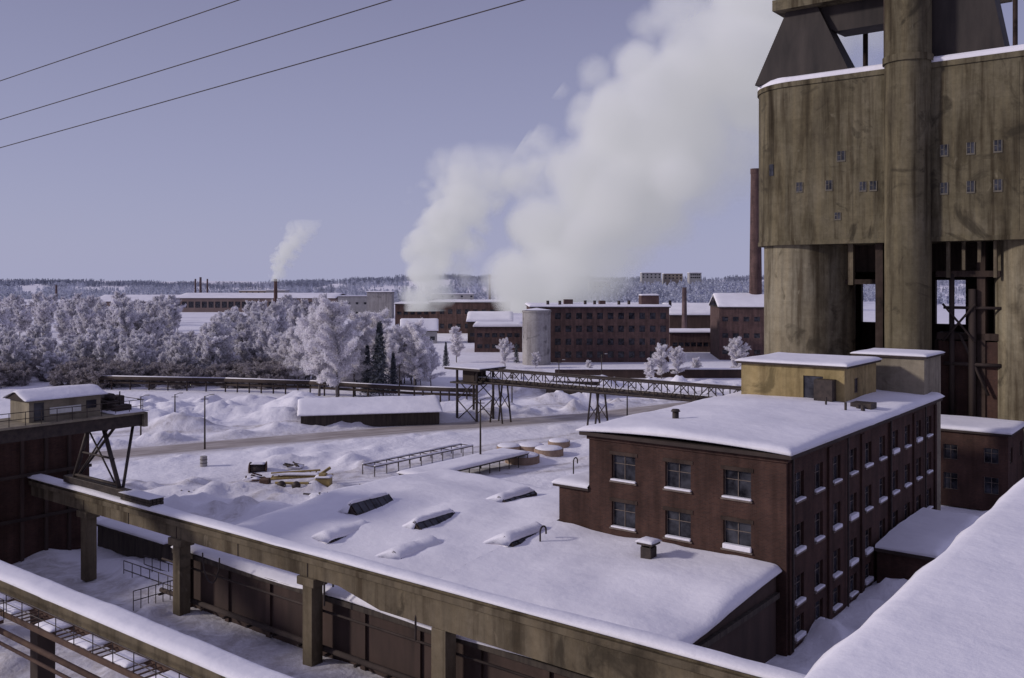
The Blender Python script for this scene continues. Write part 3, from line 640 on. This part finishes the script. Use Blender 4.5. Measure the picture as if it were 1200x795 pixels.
g.tubes('drum',[((-1.0,0,.5),(1.0,.5,.5),.7,.7)],STEEL,18); g.tubes('flanges',[((-1.15,0,.5),(-1.0,0,.5),.9,.9),((1.0,.5,.5),(1.15,.53,.5),.9,.9)],RUST,18); g.snow('snow',-.9,.9,-.4,.7,1.1,.25,.4,sl=.5)
g=G('oil_barrel',-45,137,0,frame=False); g.an=(0,0,0); g.cyl('barrel',0,0,.5,0,1.5,SILO,18); g.tubes('hoops',[((0,0,z),(0,0,z+.06),.54,.54) for z in (.5,1.0)],STEEL,18)
for (x,y,mm) in ((-35,127,0),(-19,121,1),(-40,118,2),(-47,112,1),(-31,135,2),(-24,117,2)):
    g=G('scrap_heap',x,y,0,frame=False); g.an=(0,0,0);V=[];F=[]
    for k in range(8):
        p=np.array((random.uniform(-1.5,1.5),random.uniform(-1,1),random.uniform(.2,.6))); q=p+np.array((random.uniform(-1.4,1.4),random.uniform(-1,1),random.uniform(0,.5))); tube(V,F,p,q,.11,.11,5)
    g.add('bars',V,F,[RUST,STEEL,TIMBER][mm],rel=True); g.snow('snow',-1.2,.8,-.8,.8,.25,.4,.4,sl=.7,amp=.3)
def pole(name,u,v,h,arm=True):
    Yp=1100*27/(v-330);Xp=(u-600)/1100*Yp
    g=G(name,Xp,Yp,0,frame=False); g.an=(0,0,0)
    g.tubes('mast',[((0,0,-.5),(0,0,h),.16,.10)],TIMBER,8)
    g.tubes('arm',[((-.6,0,h-.5),(.6,0,h-.5),.06,.06),((0,0,h-.1),(.9,0,h+.25),.05,.05)],STEEL)
    g.boxes('lamp_head',[(.8,1.5,-.15,.15,h+.15,h+.32)],GREYW,.04)
pole('street_lamp',240,527,8.6); pole('street_lamp',563,550,10)
for (u,v,h) in ((205,500,6),(735,500,7),(468,470,8),(165,512,7),(655,462,8),(705,452,8),(600,478,7)): pole('utility_pole',u,v,h)
# ------------------------------------------------------------ pipe bridge (lattice)
g=G('lattice_pipe_bridge',-60,140)
aL,aR=-118,-38
zt,zb=10,7.5; L=[]; b0_,b1_=139,141.6
for b in (b0_,b1_):
    L+=[((aL,b,zt),(aR,b,zt),.17,.17),((aL,b,zb),(aR,b,zb),.2,.2)]
    n=int((aR-aL)/2.5)
    for i in range(n):
        x0=aL+(aR-aL)*i/n;x1=aL+(aR-aL)*(i+1)/n
        L.append(((x0,b,zb),(x0,b,zt),.1,.1)); L.append(((x0,b,zb if i%2 else zt),(x1,b,zt if i%2 else zb),.09,.09))
for i in range(0,30): x=aL+(aR-aL)*i/30; L.append(((x,b0_,zb),(x,b1_,zb),.08,.08))
g.tubes('truss',L,STEEL,5)
g.tubes('pipes',[((aL,139.8,8.1),(aR,139.8,8.1),.36,.36),((aL,140.7,8.05),(aR,140.7,8.05),.3,.3)],STEEL,10)
g.snow('snow_on_pipes',aL,aR,139.4,141.1,8.4,.12,1.2,sl=.4)
L=[]
for a in (-112,-90,-69,-47):
    for b in (b0_,b1_):
        for s in (-1,1): L.append(((a+s*1.5,b,0),(a+s*.6,b,zb),.17,.17))
        L+=[((a-1.2,b,2.5),(a+.9,b,5.3),.08,.08),((a+1.2,b,2.5),(a-.9,b,5.3),.08,.08)]
g.tubes('trestles',L,STEEL,6)
g=G('transfer_tower',-118,141)
L=[]
for a in (-121,-116):
    for b in (138,143): L.append(((a,b,0),(a,b,10),.25,.25))
for z0,z1 in ((0,4),(4,8)):
    for b in (138,143): L+=[((-121,b,z0),(-116,b,z1),.11,.11),((-116,b,z0),(-121,b,z1),.11,.11)]
g.tubes('frame',L,STEEL); g.boxes('platforms',[(-122,-115,137,144,7.2,7.5),(-123,-114,136.5,144.5,9.9,10.3)],STEEL); g.snow('snow',-123,-114,136.5,144.5,10.3,.2)
g.boxes('cabin',[(-120,-117,138.5,142,7.5,9.9)],DARKWALL)
g=G('pipe_rack',-100,215,0,frame=False); g.an=(0,0,0); L=[]
pts=[(-5,20),(30,14),(52,8),(78,-4),(92,-8)]
for p,q in zip(pts[:-1],pts[1:]):
    for o_,z,r in ((0,2.9,.45),(1.2,2.9,.4),(.5,1.8,.3)): L.append(((p[0],p[1]+o_,z),(q[0],q[1]+o_,z),r,r))
    for k in range(7):
        t=k/7;x=p[0]+(q[0]-p[0])*t;y=p[1]+(q[1]-p[1])*t; L.append(((x,y+.3,0),(x,y+.3,2.8),.18,.18)); 
g.tubes('pipes',L,DARKWALL,8)
V=[];F=[]
for p,q in zip(pts[:-1],pts[1:]): tube(V,F,(p[0],p[1]+.6,3.2),(q[0],q[1]+.6,3.2),.3,.3,8)
g.add('snow',V,F,SNOW,smooth=True,rel=True)
g=G('snowy_boundary_wall',30,262,0,frame=False); g.an=(0,0,0)
g.boxes('wall',[(-18,62,0,.6,0,2.4)],BROWNWALL); g.snow('coping_snow',-18,62,-.2,.8,2.4,.4,1.5)
# ------------------------------------------------------------ distant buildings
def bldg(name,u0,u1,vt,vb,depth,mat,floors=0,nw=0,rot=0,gable=0,ww=2,wh=1.6,th=.7,Yf=None):
    Yp=Yf or 27*1100/(vb-330); s=Yp/1100; x0=(u0-600)*s;x1=(u1-600)*s; h=27-(vt-330)*s; z0=0
    L=x1-x0; c=math.cos(rot)
    g=G(name,x0,Yp,0,frame=False,rot=rot); g.an=(0,0,0); L=L/c
    fh=(h-1)/max(1,floors); vs=[(fh*i+fh*.35,fh*i+fh*.35+min(wh,fh*.5)) for i in range(floors)]
    g.wall('front',(0,0),(L,0),0,h,spaced(L,nw,ww) if nw else [],vs if nw else [],mat,.3,False,(1,1),0)
    g.wall('right',(L,0),(L,depth),0,h,spaced(depth,max(2,nw//2),ww) if nw and depth>ww*nw*.6 else [],vs,mat,.3,False,(1,1),0) if nw and depth>ww*nw*.6 else g.wall('right',(L,0),(L,depth),0,h,[],[],mat)
    g.wall('back',(L,depth),(0,depth),0,h,[],[],mat); g.wall('left',(0,depth),(0,0),0,h,[],[],mat)
    g.boxes('eave',[(-.4,L+.4,-.4,depth+.4,h+.003,h+.3)],DARKWALL)
    gb=gable
    g.snow('roof_snow',-.5,L+.5,-.5,depth+.5,lambda a,b:h+.3+gb*(1-abs(b-depth/2)/(depth/2+.5)),th,max(2.,L/25),amp=.15)
    return g,L,h
g,L,h=bldg('brick_paper_mill',622,785,361,425,34,BRICKF,4,13,math.radians(1.5),ww=2.0,wh=2.2)
g.boxes('roof_huts',[(38,44,6,12,h+.5,h+4),(12,15,10,14,h+.5,h+2.6),(24,26,8,12,h+.5,h+2.2)],BRICKF); g.snow('roof_hut_snow',38,44,6,12,h+4,.5)
g.tubes('roof_vents',[((x,4+x%5,h+.3),(x,4+x%5,h+2.3),.5,.5) for x in (6,10,19,22,30,34,48)],STEEL,8)
g=G('concrete_silo',8,312,0,frame=False); g.an=(0,0,0); g.cyl('shell',0,-6,4.6,0,17.3,SILO,40); g.cyl('rim',0,-6,4.8,17,17.5,SILO,40)
V=[(0,-6,18.4)]+[(4.7*math.cos(t),-6+4.7*math.sin(t),17.7) for t in np.linspace(0,2*math.pi,32,endpoint=False)]
g.add('snow',V,[(0,1+i,1+(i+1)%32) for i in range(32)],SNOW,True,rel=True)
bldg('brick_machine_hall',503,592,355,391,40,BRICKF,2,9,math.radians(-4),ww=2.4,wh=2.5)
bldg('brick_machine_hall',463,512,357,389,30,BRICKF,2,6,0,ww=2.4)
bldg('brick_boiler_house',556,612,384,413,20,BRICKF,2,6,0,th=1.2)
bldg('snowy_roof_shed',548,600,378,402,25,BROWNWALL,1,4,0,th=1.2,gable=3)
g,L,h=bldg('gable_house',470,512,389,403,14,GREYW,1,4,math.radians(5),gable=4.5)
bldg('concrete_silo_block',430,459,343,374,14,SILO,0,0,0)
bldg('concrete_annex_block',396,431,348,372,14,GREYW,2,4,0)
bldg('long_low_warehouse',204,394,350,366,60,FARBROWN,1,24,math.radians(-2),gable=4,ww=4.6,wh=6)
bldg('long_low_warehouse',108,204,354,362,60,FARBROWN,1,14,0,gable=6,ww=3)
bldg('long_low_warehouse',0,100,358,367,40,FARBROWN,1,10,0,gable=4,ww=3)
bldg('tan_store_building',290,352,377,393,18,TAN,1,7,math.radians(-3))
bldg('low_brick_store',785,848,391,413,20,BRICKF,1,8,0)
bldg('snow_roof_hall',785,846,370,388,45,BROWNWALL,0,0,0,gable=5,th=1.2)
bldg('boiler_building',843,905,361,422,30,BRICKF,3,5,math.radians(-6),gable=4)
bldg('low_store',640,700,448,466,8,TIMBER,0,0,math.radians(-8)) 
for (u0,u1,vt,Yb) in ((752,775,320,1000),(778,800,321,1010),(808,822,320,960),(690,715,330,900),(280,312,341,1000),(505,555,345,800)):
    s=Yb/1100;x0=(u0-600)*s;x1=(u1-600)*s;zb_=float(farh(np.array(x0),np.array(Yb)))-1;zt_=27-(vt-330)*s
    g=G('hillside_apartment_block',x0,Yb,0,frame=False); g.an=(0,0,0); g.wall('front',(0,0),(x1-x0,0),zb_,zt_,spaced(x1-x0,5,1.8),[(zt_-5.5,zt_-4),(zt_-2.6,zt_-1.2)],random.choice([GREYW,TAN]),.3,False,(1,1),0)
    g.boxes('body',[(0,x1-x0,.4,12,zb_,zt_)],GREYW); g.snow('roof_snow',-.3,x1-x0+.3,-.3,12.3,zt_+.01,.6,3)
g=G('tall_brick_chimney',0,0); g.e.location=(((885.5-600)/1100)*336,336,0); g.an=(0,0,0); g.cyl('shaft',0,0,2.5,0,67,BRICKF,32,1.7); g.cyl('rim',0,0,1.85,65.5,67.3,BRICKF,32)
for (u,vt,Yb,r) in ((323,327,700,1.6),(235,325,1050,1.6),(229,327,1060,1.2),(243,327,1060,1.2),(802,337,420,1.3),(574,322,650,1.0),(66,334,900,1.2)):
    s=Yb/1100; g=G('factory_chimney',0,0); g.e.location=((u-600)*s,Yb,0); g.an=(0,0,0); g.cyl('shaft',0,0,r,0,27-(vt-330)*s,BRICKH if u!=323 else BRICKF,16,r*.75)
bldg('small_heating_plant',312,334,341,362,16,GREYW,1,3,0)
# ------------------------------------------------------------ trees
def tri_cloud(P,size,rs,el=1.6):
    n=len(P); d=rs.normal(size=(n,3)); d/=np.linalg.norm(d,axis=1)[:,None]
    e=rs.normal(size=(n,3)); e-=(e*d).sum(1)[:,None]*d; e/=np.linalg.norm(e,axis=1)[:,None]
    s=size*(.5+rs.random(n))[:,None]
    V=np.stack([P-d*s*el*.5-e*s*.3,P-d*s*el*.3+e*s*.4,P+d*s*el*.6],1).reshape(-1,3); return V
def frost_tree(name,seed,H,R,ntw,ts,mats,droop=0,z0=.18):
    rs=np.random.default_rng(seed); V=[];F=[]
    pts=[np.array((0,0,-.3))]
    for i in range(1,9): pts.append(np.array((rs.normal()*.04*H*i/8,rs.normal()*.04*H*i/8,H*.97*i/8)))
    for i in range(8): tube(V,F,pts[i],pts[i+1],.016*H*(1-i/8.5),.016*H*(1-(i+1)/8.5),5)
    TW=[]
    nb=int(26+R*2)
    for k in range(nb):
        t=z0+(.96-z0)*(k/nb)**.9; zz=t*8; i=min(7,int(zz)); p=pts[i]+(pts[i+1]-pts[i])*(zz-i)
        prof=math.sin(math.pi*min(1,((t-z0)/(1-z0))*.80+.18))**.7
        L=R*prof*(.55+.75*rs.random()); az_=k*2.4+rs.normal()*.4; up=.5+.9*t+rs.normal()*.15
        d=np.array((math.cos(az_),math.sin(az_),up)); d/=np.linalg.norm(d)
        q=p; r=.006*H*(1-t*.6); 
        for s_ in range(4):
            q2=q+d*L/4*(1.1)+rs.normal(size=3)*.05*L; tube(V,F,q,q2,r*(1-s_*.22),r*(1-(s_+1)*.22),3)
            m_=int(ntw/nb*(.35+.35*s_))
            c=q+(q2-q)*rs.random((m_,1))+rs.normal(size=(m_,3))*(.15+.07*s_)*R*.24
            TW.append(c)
            for _ in range(2):
                dd=d+rs.normal(size=3)*.7; dd/=np.linalg.norm(dd); q3=q2+dd*L*.28; tube(V,F,q2,q3,r*.35,r*.12,3)
                m2=int(ntw/nb*.25); TW.append(q2+(q3-q2)*rs.random((m2,1))+rs.normal(size=(m2,3))*R*.05)
            q=q2; d=d+np.array((0,0,-.10-droop)); d/=np.linalg.norm(d)
    nb_=len(F); TV=tri_cloud(np.concatenate(TW),ts,rs); k=len(V); n=len(TV)//3
    V=V+[tuple(v) for v in TV]; F=F+[(k+3*i,k+3*i+1,k+3*i+2) for i in range(n)]
    return mkmesh(name,V,F,mats,[0]*nb_+[1]*n)
def place(name,me,x,y,s=1,rz=0,parent=None,sz=1):
    o=bpy.data.objects.new(name,me); scene.collection.objects.link(o); o.location=(x,y,float(farh(np.array(x),np.array(y)))-.1); o.scale=(s,s,s*sz); o.rotation_euler=(0,0,rz)
    if parent: o.parent=parent
    return o
big=[frost_tree('frosted_birch_mesh%d'%i,10+i,20,4.7,11000,.24,[BARK,FROST],.03) for i in range(3)]
def uvp(u,v): Yp=1100*27/(v-330); return (u-600)/1100*Yp,Yp
for (u,v,h,k) in ((395,470,120,0),(374,464,105,1),(416,464,98,2),(455,458,62,1),(486,456,82,0),(470,452,70,2),(350,455,72,2),(335,450,60,0),(505,455,50,1),(535,425,42,2),(592,432,36,1),(440,455,92,0)):
    x,y=uvp(u,v); place('frosted_birch_tree',big[k],x,y,h*y/1100/20.5,random.random()*6)
for (u,v,h,k) in ((775,446,48,0),(795,444,42,1),(762,447,30,2),(815,442,26,0),(864,440,50,1),(690,440,20,2),(628,432,22,0)):
    x,y=uvp(u,v); place('frosted_birch_tree',big[k],x,y,h*y/1100/20.5,random.random()*6,None,.9)
def spruce(name,seed,H,R):
    rs=np.random.default_rng(seed);V=[];F=[]; tube(V,F,(0,0,-.3),(0,0,H),.18,.03,6); TW=[]
    for k in range(150):
        t=.08+.9*k/150; L=R*(1-t)**.85*(.75+.4*rs.random()); a=k*2.4; d=np.array((math.cos(a),math.sin(a),-.25)); p=np.array((0,0,H*t))
        tube(V,F,p,p+d*L,.04,.01,3); c=p+d*L*rs.random((28,1))+rs.normal(size=(28,3))*.16; TW.append(c)
    nb_=len(F); TV=tri_cloud(np.concatenate(TW),.34,rs,2); k=len(V); n=len(TV)//3
    return mkmesh(name,V+[tuple(v) for v in TV],F+[(k+3*i,k+3*i+1,k+3*i+2) for i in range(n)],[BARK,SPRUCE],[0]*nb_+[1]*n)
sp_=spruce('spruce_mesh',5,17,3.2)
for (u,v,h) in ((446,464,88),(432,463,60),(462,462,50),(523,430,30),(605,425,24)):
    x,y=uvp(u,v); place('spruce_tree',sp_,x,y-2,h*y/1100/17,random.random()*6)
small=[frost_tree('grove_tree_mesh%d'%i,40+i,11,3.0,1900,.34,[BARK,FROSTG]) for i in range(5)]
brush=[frost_tree('brush_mesh%d'%i,60+i,5,3.2,1100,.32,[BARK,BRUSH],0,.02) for i in range(3)]
ge=bpy.data.objects.new('frosted_birch_grove',None); scene.collection.objects.link(ge)
be=bpy.data.objects.new('riverside_brush',None); scene.collection.objects.link(be)
for i in range(200):
    y=250+75*random.random()**1.2; u=random.uniform(-90,355); x=(u-600)/1100*y
    place('tree',random.choice(small),x,y,random.uniform(.5,.95)*(1 if u<240 else 1.3),random.random()*6,ge,random.uniform(.95,1.3))
for i in range(190):
    y=235+45*random.random(); u=random.uniform(-60,345); x=(u-600)/1100*y
    place('bush',random.choice(brush),x,y,random.uniform(.5,1.0),random.random()*6,be)
for i in range(60):
    y=random.uniform(236,262); u=random.uniform(345,500); x=(u-600)/1100*y
    place('tree',random.choice(small),x,y,random.uniform(.6,1.2),random.random()*6,ge)
for i in range(160):
    k=i%3
    if k==0: y=random.uniform(330,400); u=random.choice([random.gauss(20,40),random.gauss(150,25),random.gauss(300,25)])
    elif k==1: y=random.uniform(560,760); u=random.uniform(-50,200)
    else: y=random.uniform(430,520); u=random.choice([random.gauss(70,30),random.gauss(180,15),random.gauss(350,25)])
    x=(u-600)/1100*y
    place('tree',random.choice(small),x,y,random.uniform(.8,1.5),random.random()*6,ge,random.uniform(1,1.3))
def clump(seed,n,w,d,mat,H0=9,H1=16):
    rs=np.random.default_rng(seed);P=[]
    for i in range(n):
        x,y=rs.uniform(-w/2,w/2),rs.uniform(-d/2,d/2); H=rs.uniform(H0,H1); m_=60; t=rs.random(m_)**.8
        con=rs.random()<.5; r=(1-t)*2.3+.3 if con else np.sin(np.pi*np.clip(t*.8+.15,0,1))*3
        a=rs.random(m_)*6.28; rr=r*np.sqrt(rs.random(m_)); P.append(np.stack([x+rr*np.cos(a),y+rr*np.sin(a),H*(.1+.9*t)],-1))
    TV=tri_cloud(np.concatenate(P),1.4,rs,1.5); n=len(TV)//3
    return mkmesh('forest_clump_mesh',[tuple(v) for v in TV],[(3*i,3*i+1,3*i+2) for i in range(n)],mat)
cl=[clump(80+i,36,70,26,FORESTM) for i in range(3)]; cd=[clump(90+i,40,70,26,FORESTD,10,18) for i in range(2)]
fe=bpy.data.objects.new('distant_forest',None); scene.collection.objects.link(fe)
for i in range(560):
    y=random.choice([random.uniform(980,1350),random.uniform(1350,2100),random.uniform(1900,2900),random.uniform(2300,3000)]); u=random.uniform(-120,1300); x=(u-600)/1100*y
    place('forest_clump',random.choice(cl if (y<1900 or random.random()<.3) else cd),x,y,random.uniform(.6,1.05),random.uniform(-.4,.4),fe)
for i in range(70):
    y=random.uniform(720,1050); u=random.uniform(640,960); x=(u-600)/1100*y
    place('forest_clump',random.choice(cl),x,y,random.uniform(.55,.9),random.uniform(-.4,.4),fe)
# ------------------------------------------------------------ wires
cu=bpy.data.curves.new('overhead_wires','CURVE'); cu.dimensions='3D'; cu.bevel_depth=.018; cu.bevel_resolution=1
for z,sag in ((35.55,.5),(33.9,.5),(32.7,.5)):
    spn=cu.splines.new('POLY'); T=np.linspace(-32,45,40); spn.points.add(39)
    for i,t in enumerate(T):
        w=(t+32)/77; s_=-sag*4*w*(1-w)+sag*.97
        spn.points[i].co=(-21.8-1.768*t,40+t,z-.194*t+s_,1)
cu.materials.append(STEEL)
o=bpy.data.objects.new('overhead_wires',cu); scene.collection.objects.link(o)
# ------------------------------------------------------------ steam
def plume(name,base,H,DX,p,r0,r1,dens,warp,nscale,fade0,fade1,emis,soft=0.0,pw=.6,namp=1.7,step=1.1):
    m=bpy.data.materials.new(name+'_vapour'); m.use_nodes=True; nt=m.node_tree
    for q in list(nt.nodes): nt.nodes.remove(q)
    out=nd(nt,'ShaderNodeOutputMaterial'); pv=nd(nt,'ShaderNodeVolumePrincipled'); nt.links.new(pv.outputs[0],out.inputs['Volume'])
    tc=nd(nt,'ShaderNodeTexCoord'); O=tc.outputs['Object']
    def M(op,a,b=None,c=None,clamp=False):
        n=nd(nt,'ShaderNodeMath',operation=op); n.use_clamp=clamp
        for i,v in enumerate((a,b,c)):
            if v is None: continue
            if isinstance(v,(int,float)): n.inputs[i].default_value=v
            else: nt.links.new(v,n.inputs[i])
        return n.outputs[0]
    nz=nd(nt,'ShaderNodeTexNoise'); nz.inputs['Scale'].default_value=nscale*.5; nz.inputs['Detail'].default_value=1; nt.links.new(O,nz.inputs[0])
    vs_=nd(nt,'ShaderNodeVectorMath',operation='SUBTRACT'); nt.links.new(nz.outputs['Color'],vs_.inputs[0]); vs_.inputs[1].default_value=(.5,.5,.5)
    vm=nd(nt,'ShaderNodeVectorMath',operation='MULTIPLY_ADD'); nt.links.new(vs_.outputs[0],vm.inputs[0]); vm.inputs[1].default_value=(warp,)*3; nt.links.new(O,vm.inputs[2])
    sx=nd(nt,'ShaderNodeSeparateXYZ'); nt.links.new(vm.outputs[0],sx.inputs[0]); s0=nd(nt,'ShaderNodeSeparateXYZ'); nt.links.new(O,s0.inputs[0])
    t=M('DIVIDE',s0.outputs[2],H,clamp=True); tw=M('DIVIDE',sx.outputs[2],H,clamp=True)
    cx=M('MULTIPLY',M('POWER',tw,p),DX); dx=M('SUBTRACT',sx.outputs[0],cx)
    d=M('SQRT',M('ADD',M('MULTIPLY',dx,dx),M('MULTIPLY',sx.outputs[1],sx.outputs[1])))
    r=M('MULTIPLY_ADD',M('POWER',t,pw),r1-r0,r0); dn=M('DIVIDE',d,r)
    vo=nd(nt,'ShaderNodeTexVoronoi',feature='F1'); vo.inputs['Scale'].default_value=nscale*1.5; nt.links.new(vm.outputs[0],vo.inputs['Vector'])
    n2=nd(nt,'ShaderNodeTexNoise'); n2.inputs['Scale'].default_value=nscale*2; n2.inputs['Detail'].default_value=2.5; n2.inputs['Roughness'].default_value=.6; nt.links.new(O,n2.inputs[0])
    sh=M('SUBTRACT',1.0,dn)
    f=M('MULTIPLY_ADD',M('SUBTRACT',.52,vo.outputs['Distance']),namp,M('MULTIPLY',sh,1.3))
    f=M('MULTIPLY_ADD',M('SUBTRACT',n2.outputs[0],.5),1.1,f)
    f=M('MULTIPLY',f,2.2,clamp=True)
    rs_=M('DIVIDE',dx,r); rs_=M('MULTIPLY_ADD',rs_,-soft,1.0-soft*.2,clamp=True)
    f=M('MULTIPLY',f,rs_)
    fd=nd(nt,'ShaderNodeMapRange'); nt.links.new(t,fd.inputs[0]); fd.inputs[1].default_value=fade0; fd.inputs[2].default_value=fade1; fd.inputs[3].default_value=1; fd.inputs[4].default_value=0
    fo=M('MULTIPLY',f,M('MULTIPLY',fd.outputs[0],dens)); nt.links.new(fo,pv.inputs['Density'])
    pv.inputs['Color'].default_value=(.97,.96,.98,1); pv.inputs['Anisotropy'].default_value=.1
    nt.links.new(M('MULTIPLY',fo,emis),pv.inputs['Emission Strength']); pv.inputs['Emission Color'].default_value=(.93,.93,1,1)  # added glow stands in for light scattered repeatedly inside the steam
    m.cycles.volume_step_rate=step
    V=[];F=[];nr=16;K=20
    for j in range(nr+1):
        tt=j/nr; c=DX*tt**p; r=(r0+(r1-r0)*tt**pw)*1.35+warp*.1
        for k in range(K):
            th=2*math.pi*k/K; V.append((c+r*math.cos(th),r*math.sin(th),H*tt))
    for j in range(nr):
        for k in range(K): F.append((j*K+k,j*K+(k+1)%K,(j+1)*K+(k+1)%K,(j+1)*K+k))
    F.append(tuple(range(K-1,-1,-1)));F.append(tuple(range(nr*K,nr*K+K)))
    me=mkmesh(name,V,F,m); o=bpy.data.objects.new(name,me); scene.collection.objects.link(o); o.location=base
plume('steam_plume',(16,450,12),175,155,1.25,22,66,.095,40,.024,.45,1.15,.25,.65,.55)
plume('steam_plume',(-45,470,12),84,34,1.3,9,25,.14,20,.055,.45,1.0,.25,.3,.8)
plume('steam_plume',(-176,700,27),46,24,1.4,4,12,.18,10,.10,.35,1.05,.25,.3,.8)
# ------------------------------------------------------------ light, sky, camera
EL=math.radians(22); AZ=math.atan2(-.15,-1)
sd=Vector((math.cos(AZ)*math.cos(EL),math.sin(AZ)*math.cos(EL),math.sin(EL)))
sl=bpy.data.lights.new('sun','SUN'); sl.energy=2.1; sl.angle=math.radians(5); sl.color=(1,.93,.88)
so=bpy.data.objects.new('sun',sl); scene.collection.objects.link(so); so.rotation_euler=sd.to_track_quat('Z','Y').to_euler()
w=bpy.data.worlds.new('World'); scene.world=w; w.use_nodes=True; nt=w.node_tree; bg=nt.nodes['Background']
sk=nt.nodes.new('ShaderNodeTexSky'); sk.sky_type='NISHITA'; sk.sun_disc=False; sk.sun_elevation=EL; sk.sun_rotation=math.pi/2-AZ; sk.altitude=0; sk.air_density=1.0; sk.dust_density=1.5; sk.ozone_density=2
tc=nt.nodes.new('ShaderNodeTexCoord'); sp=nt.nodes.new('ShaderNodeSeparateXYZ'); nt.links.new(tc.outputs['Generated'],sp.inputs[0])
hz=ramp(nt,sp.outputs[2],[(0,(.385,.395,.575)),(.12,(.325,.33,.505)),(.30,(.235,.235,.38)),(.8,(.26,.255,.41))])
vm=nt.nodes.new('ShaderNodeVectorMath'); vm.operation='SCALE'; vm.inputs[3].default_value=10; nt.links.new(hz,vm.inputs[0])
mx=nt.nodes.new('ShaderNodeMix'); mx.data_type='RGBA'; mx.inputs[0].default_value=.10; nt.links.new(vm.outputs[0],mx.inputs[6]); nt.links.new(sk.outputs[0],mx.inputs[7])
nt.links.new(mx.outputs[2],bg.inputs[0]); bg.inputs[1].default_value=.10
cam=bpy.data.cameras.new('camera'); cam.lens=33; cam.sensor_width=36; cam.shift_y=-.05625; cam.clip_end=9000; cam.clip_start=.1
co=bpy.data.objects.new('camera',cam); scene.collection.objects.link(co); co.location=(0,0,27); co.rotation_euler=(math.pi/2,0,0)
scene.camera=co
scene.view_settings.view_transform='Standard'; scene.view_settings.look='None'; scene.view_settings.exposure=0
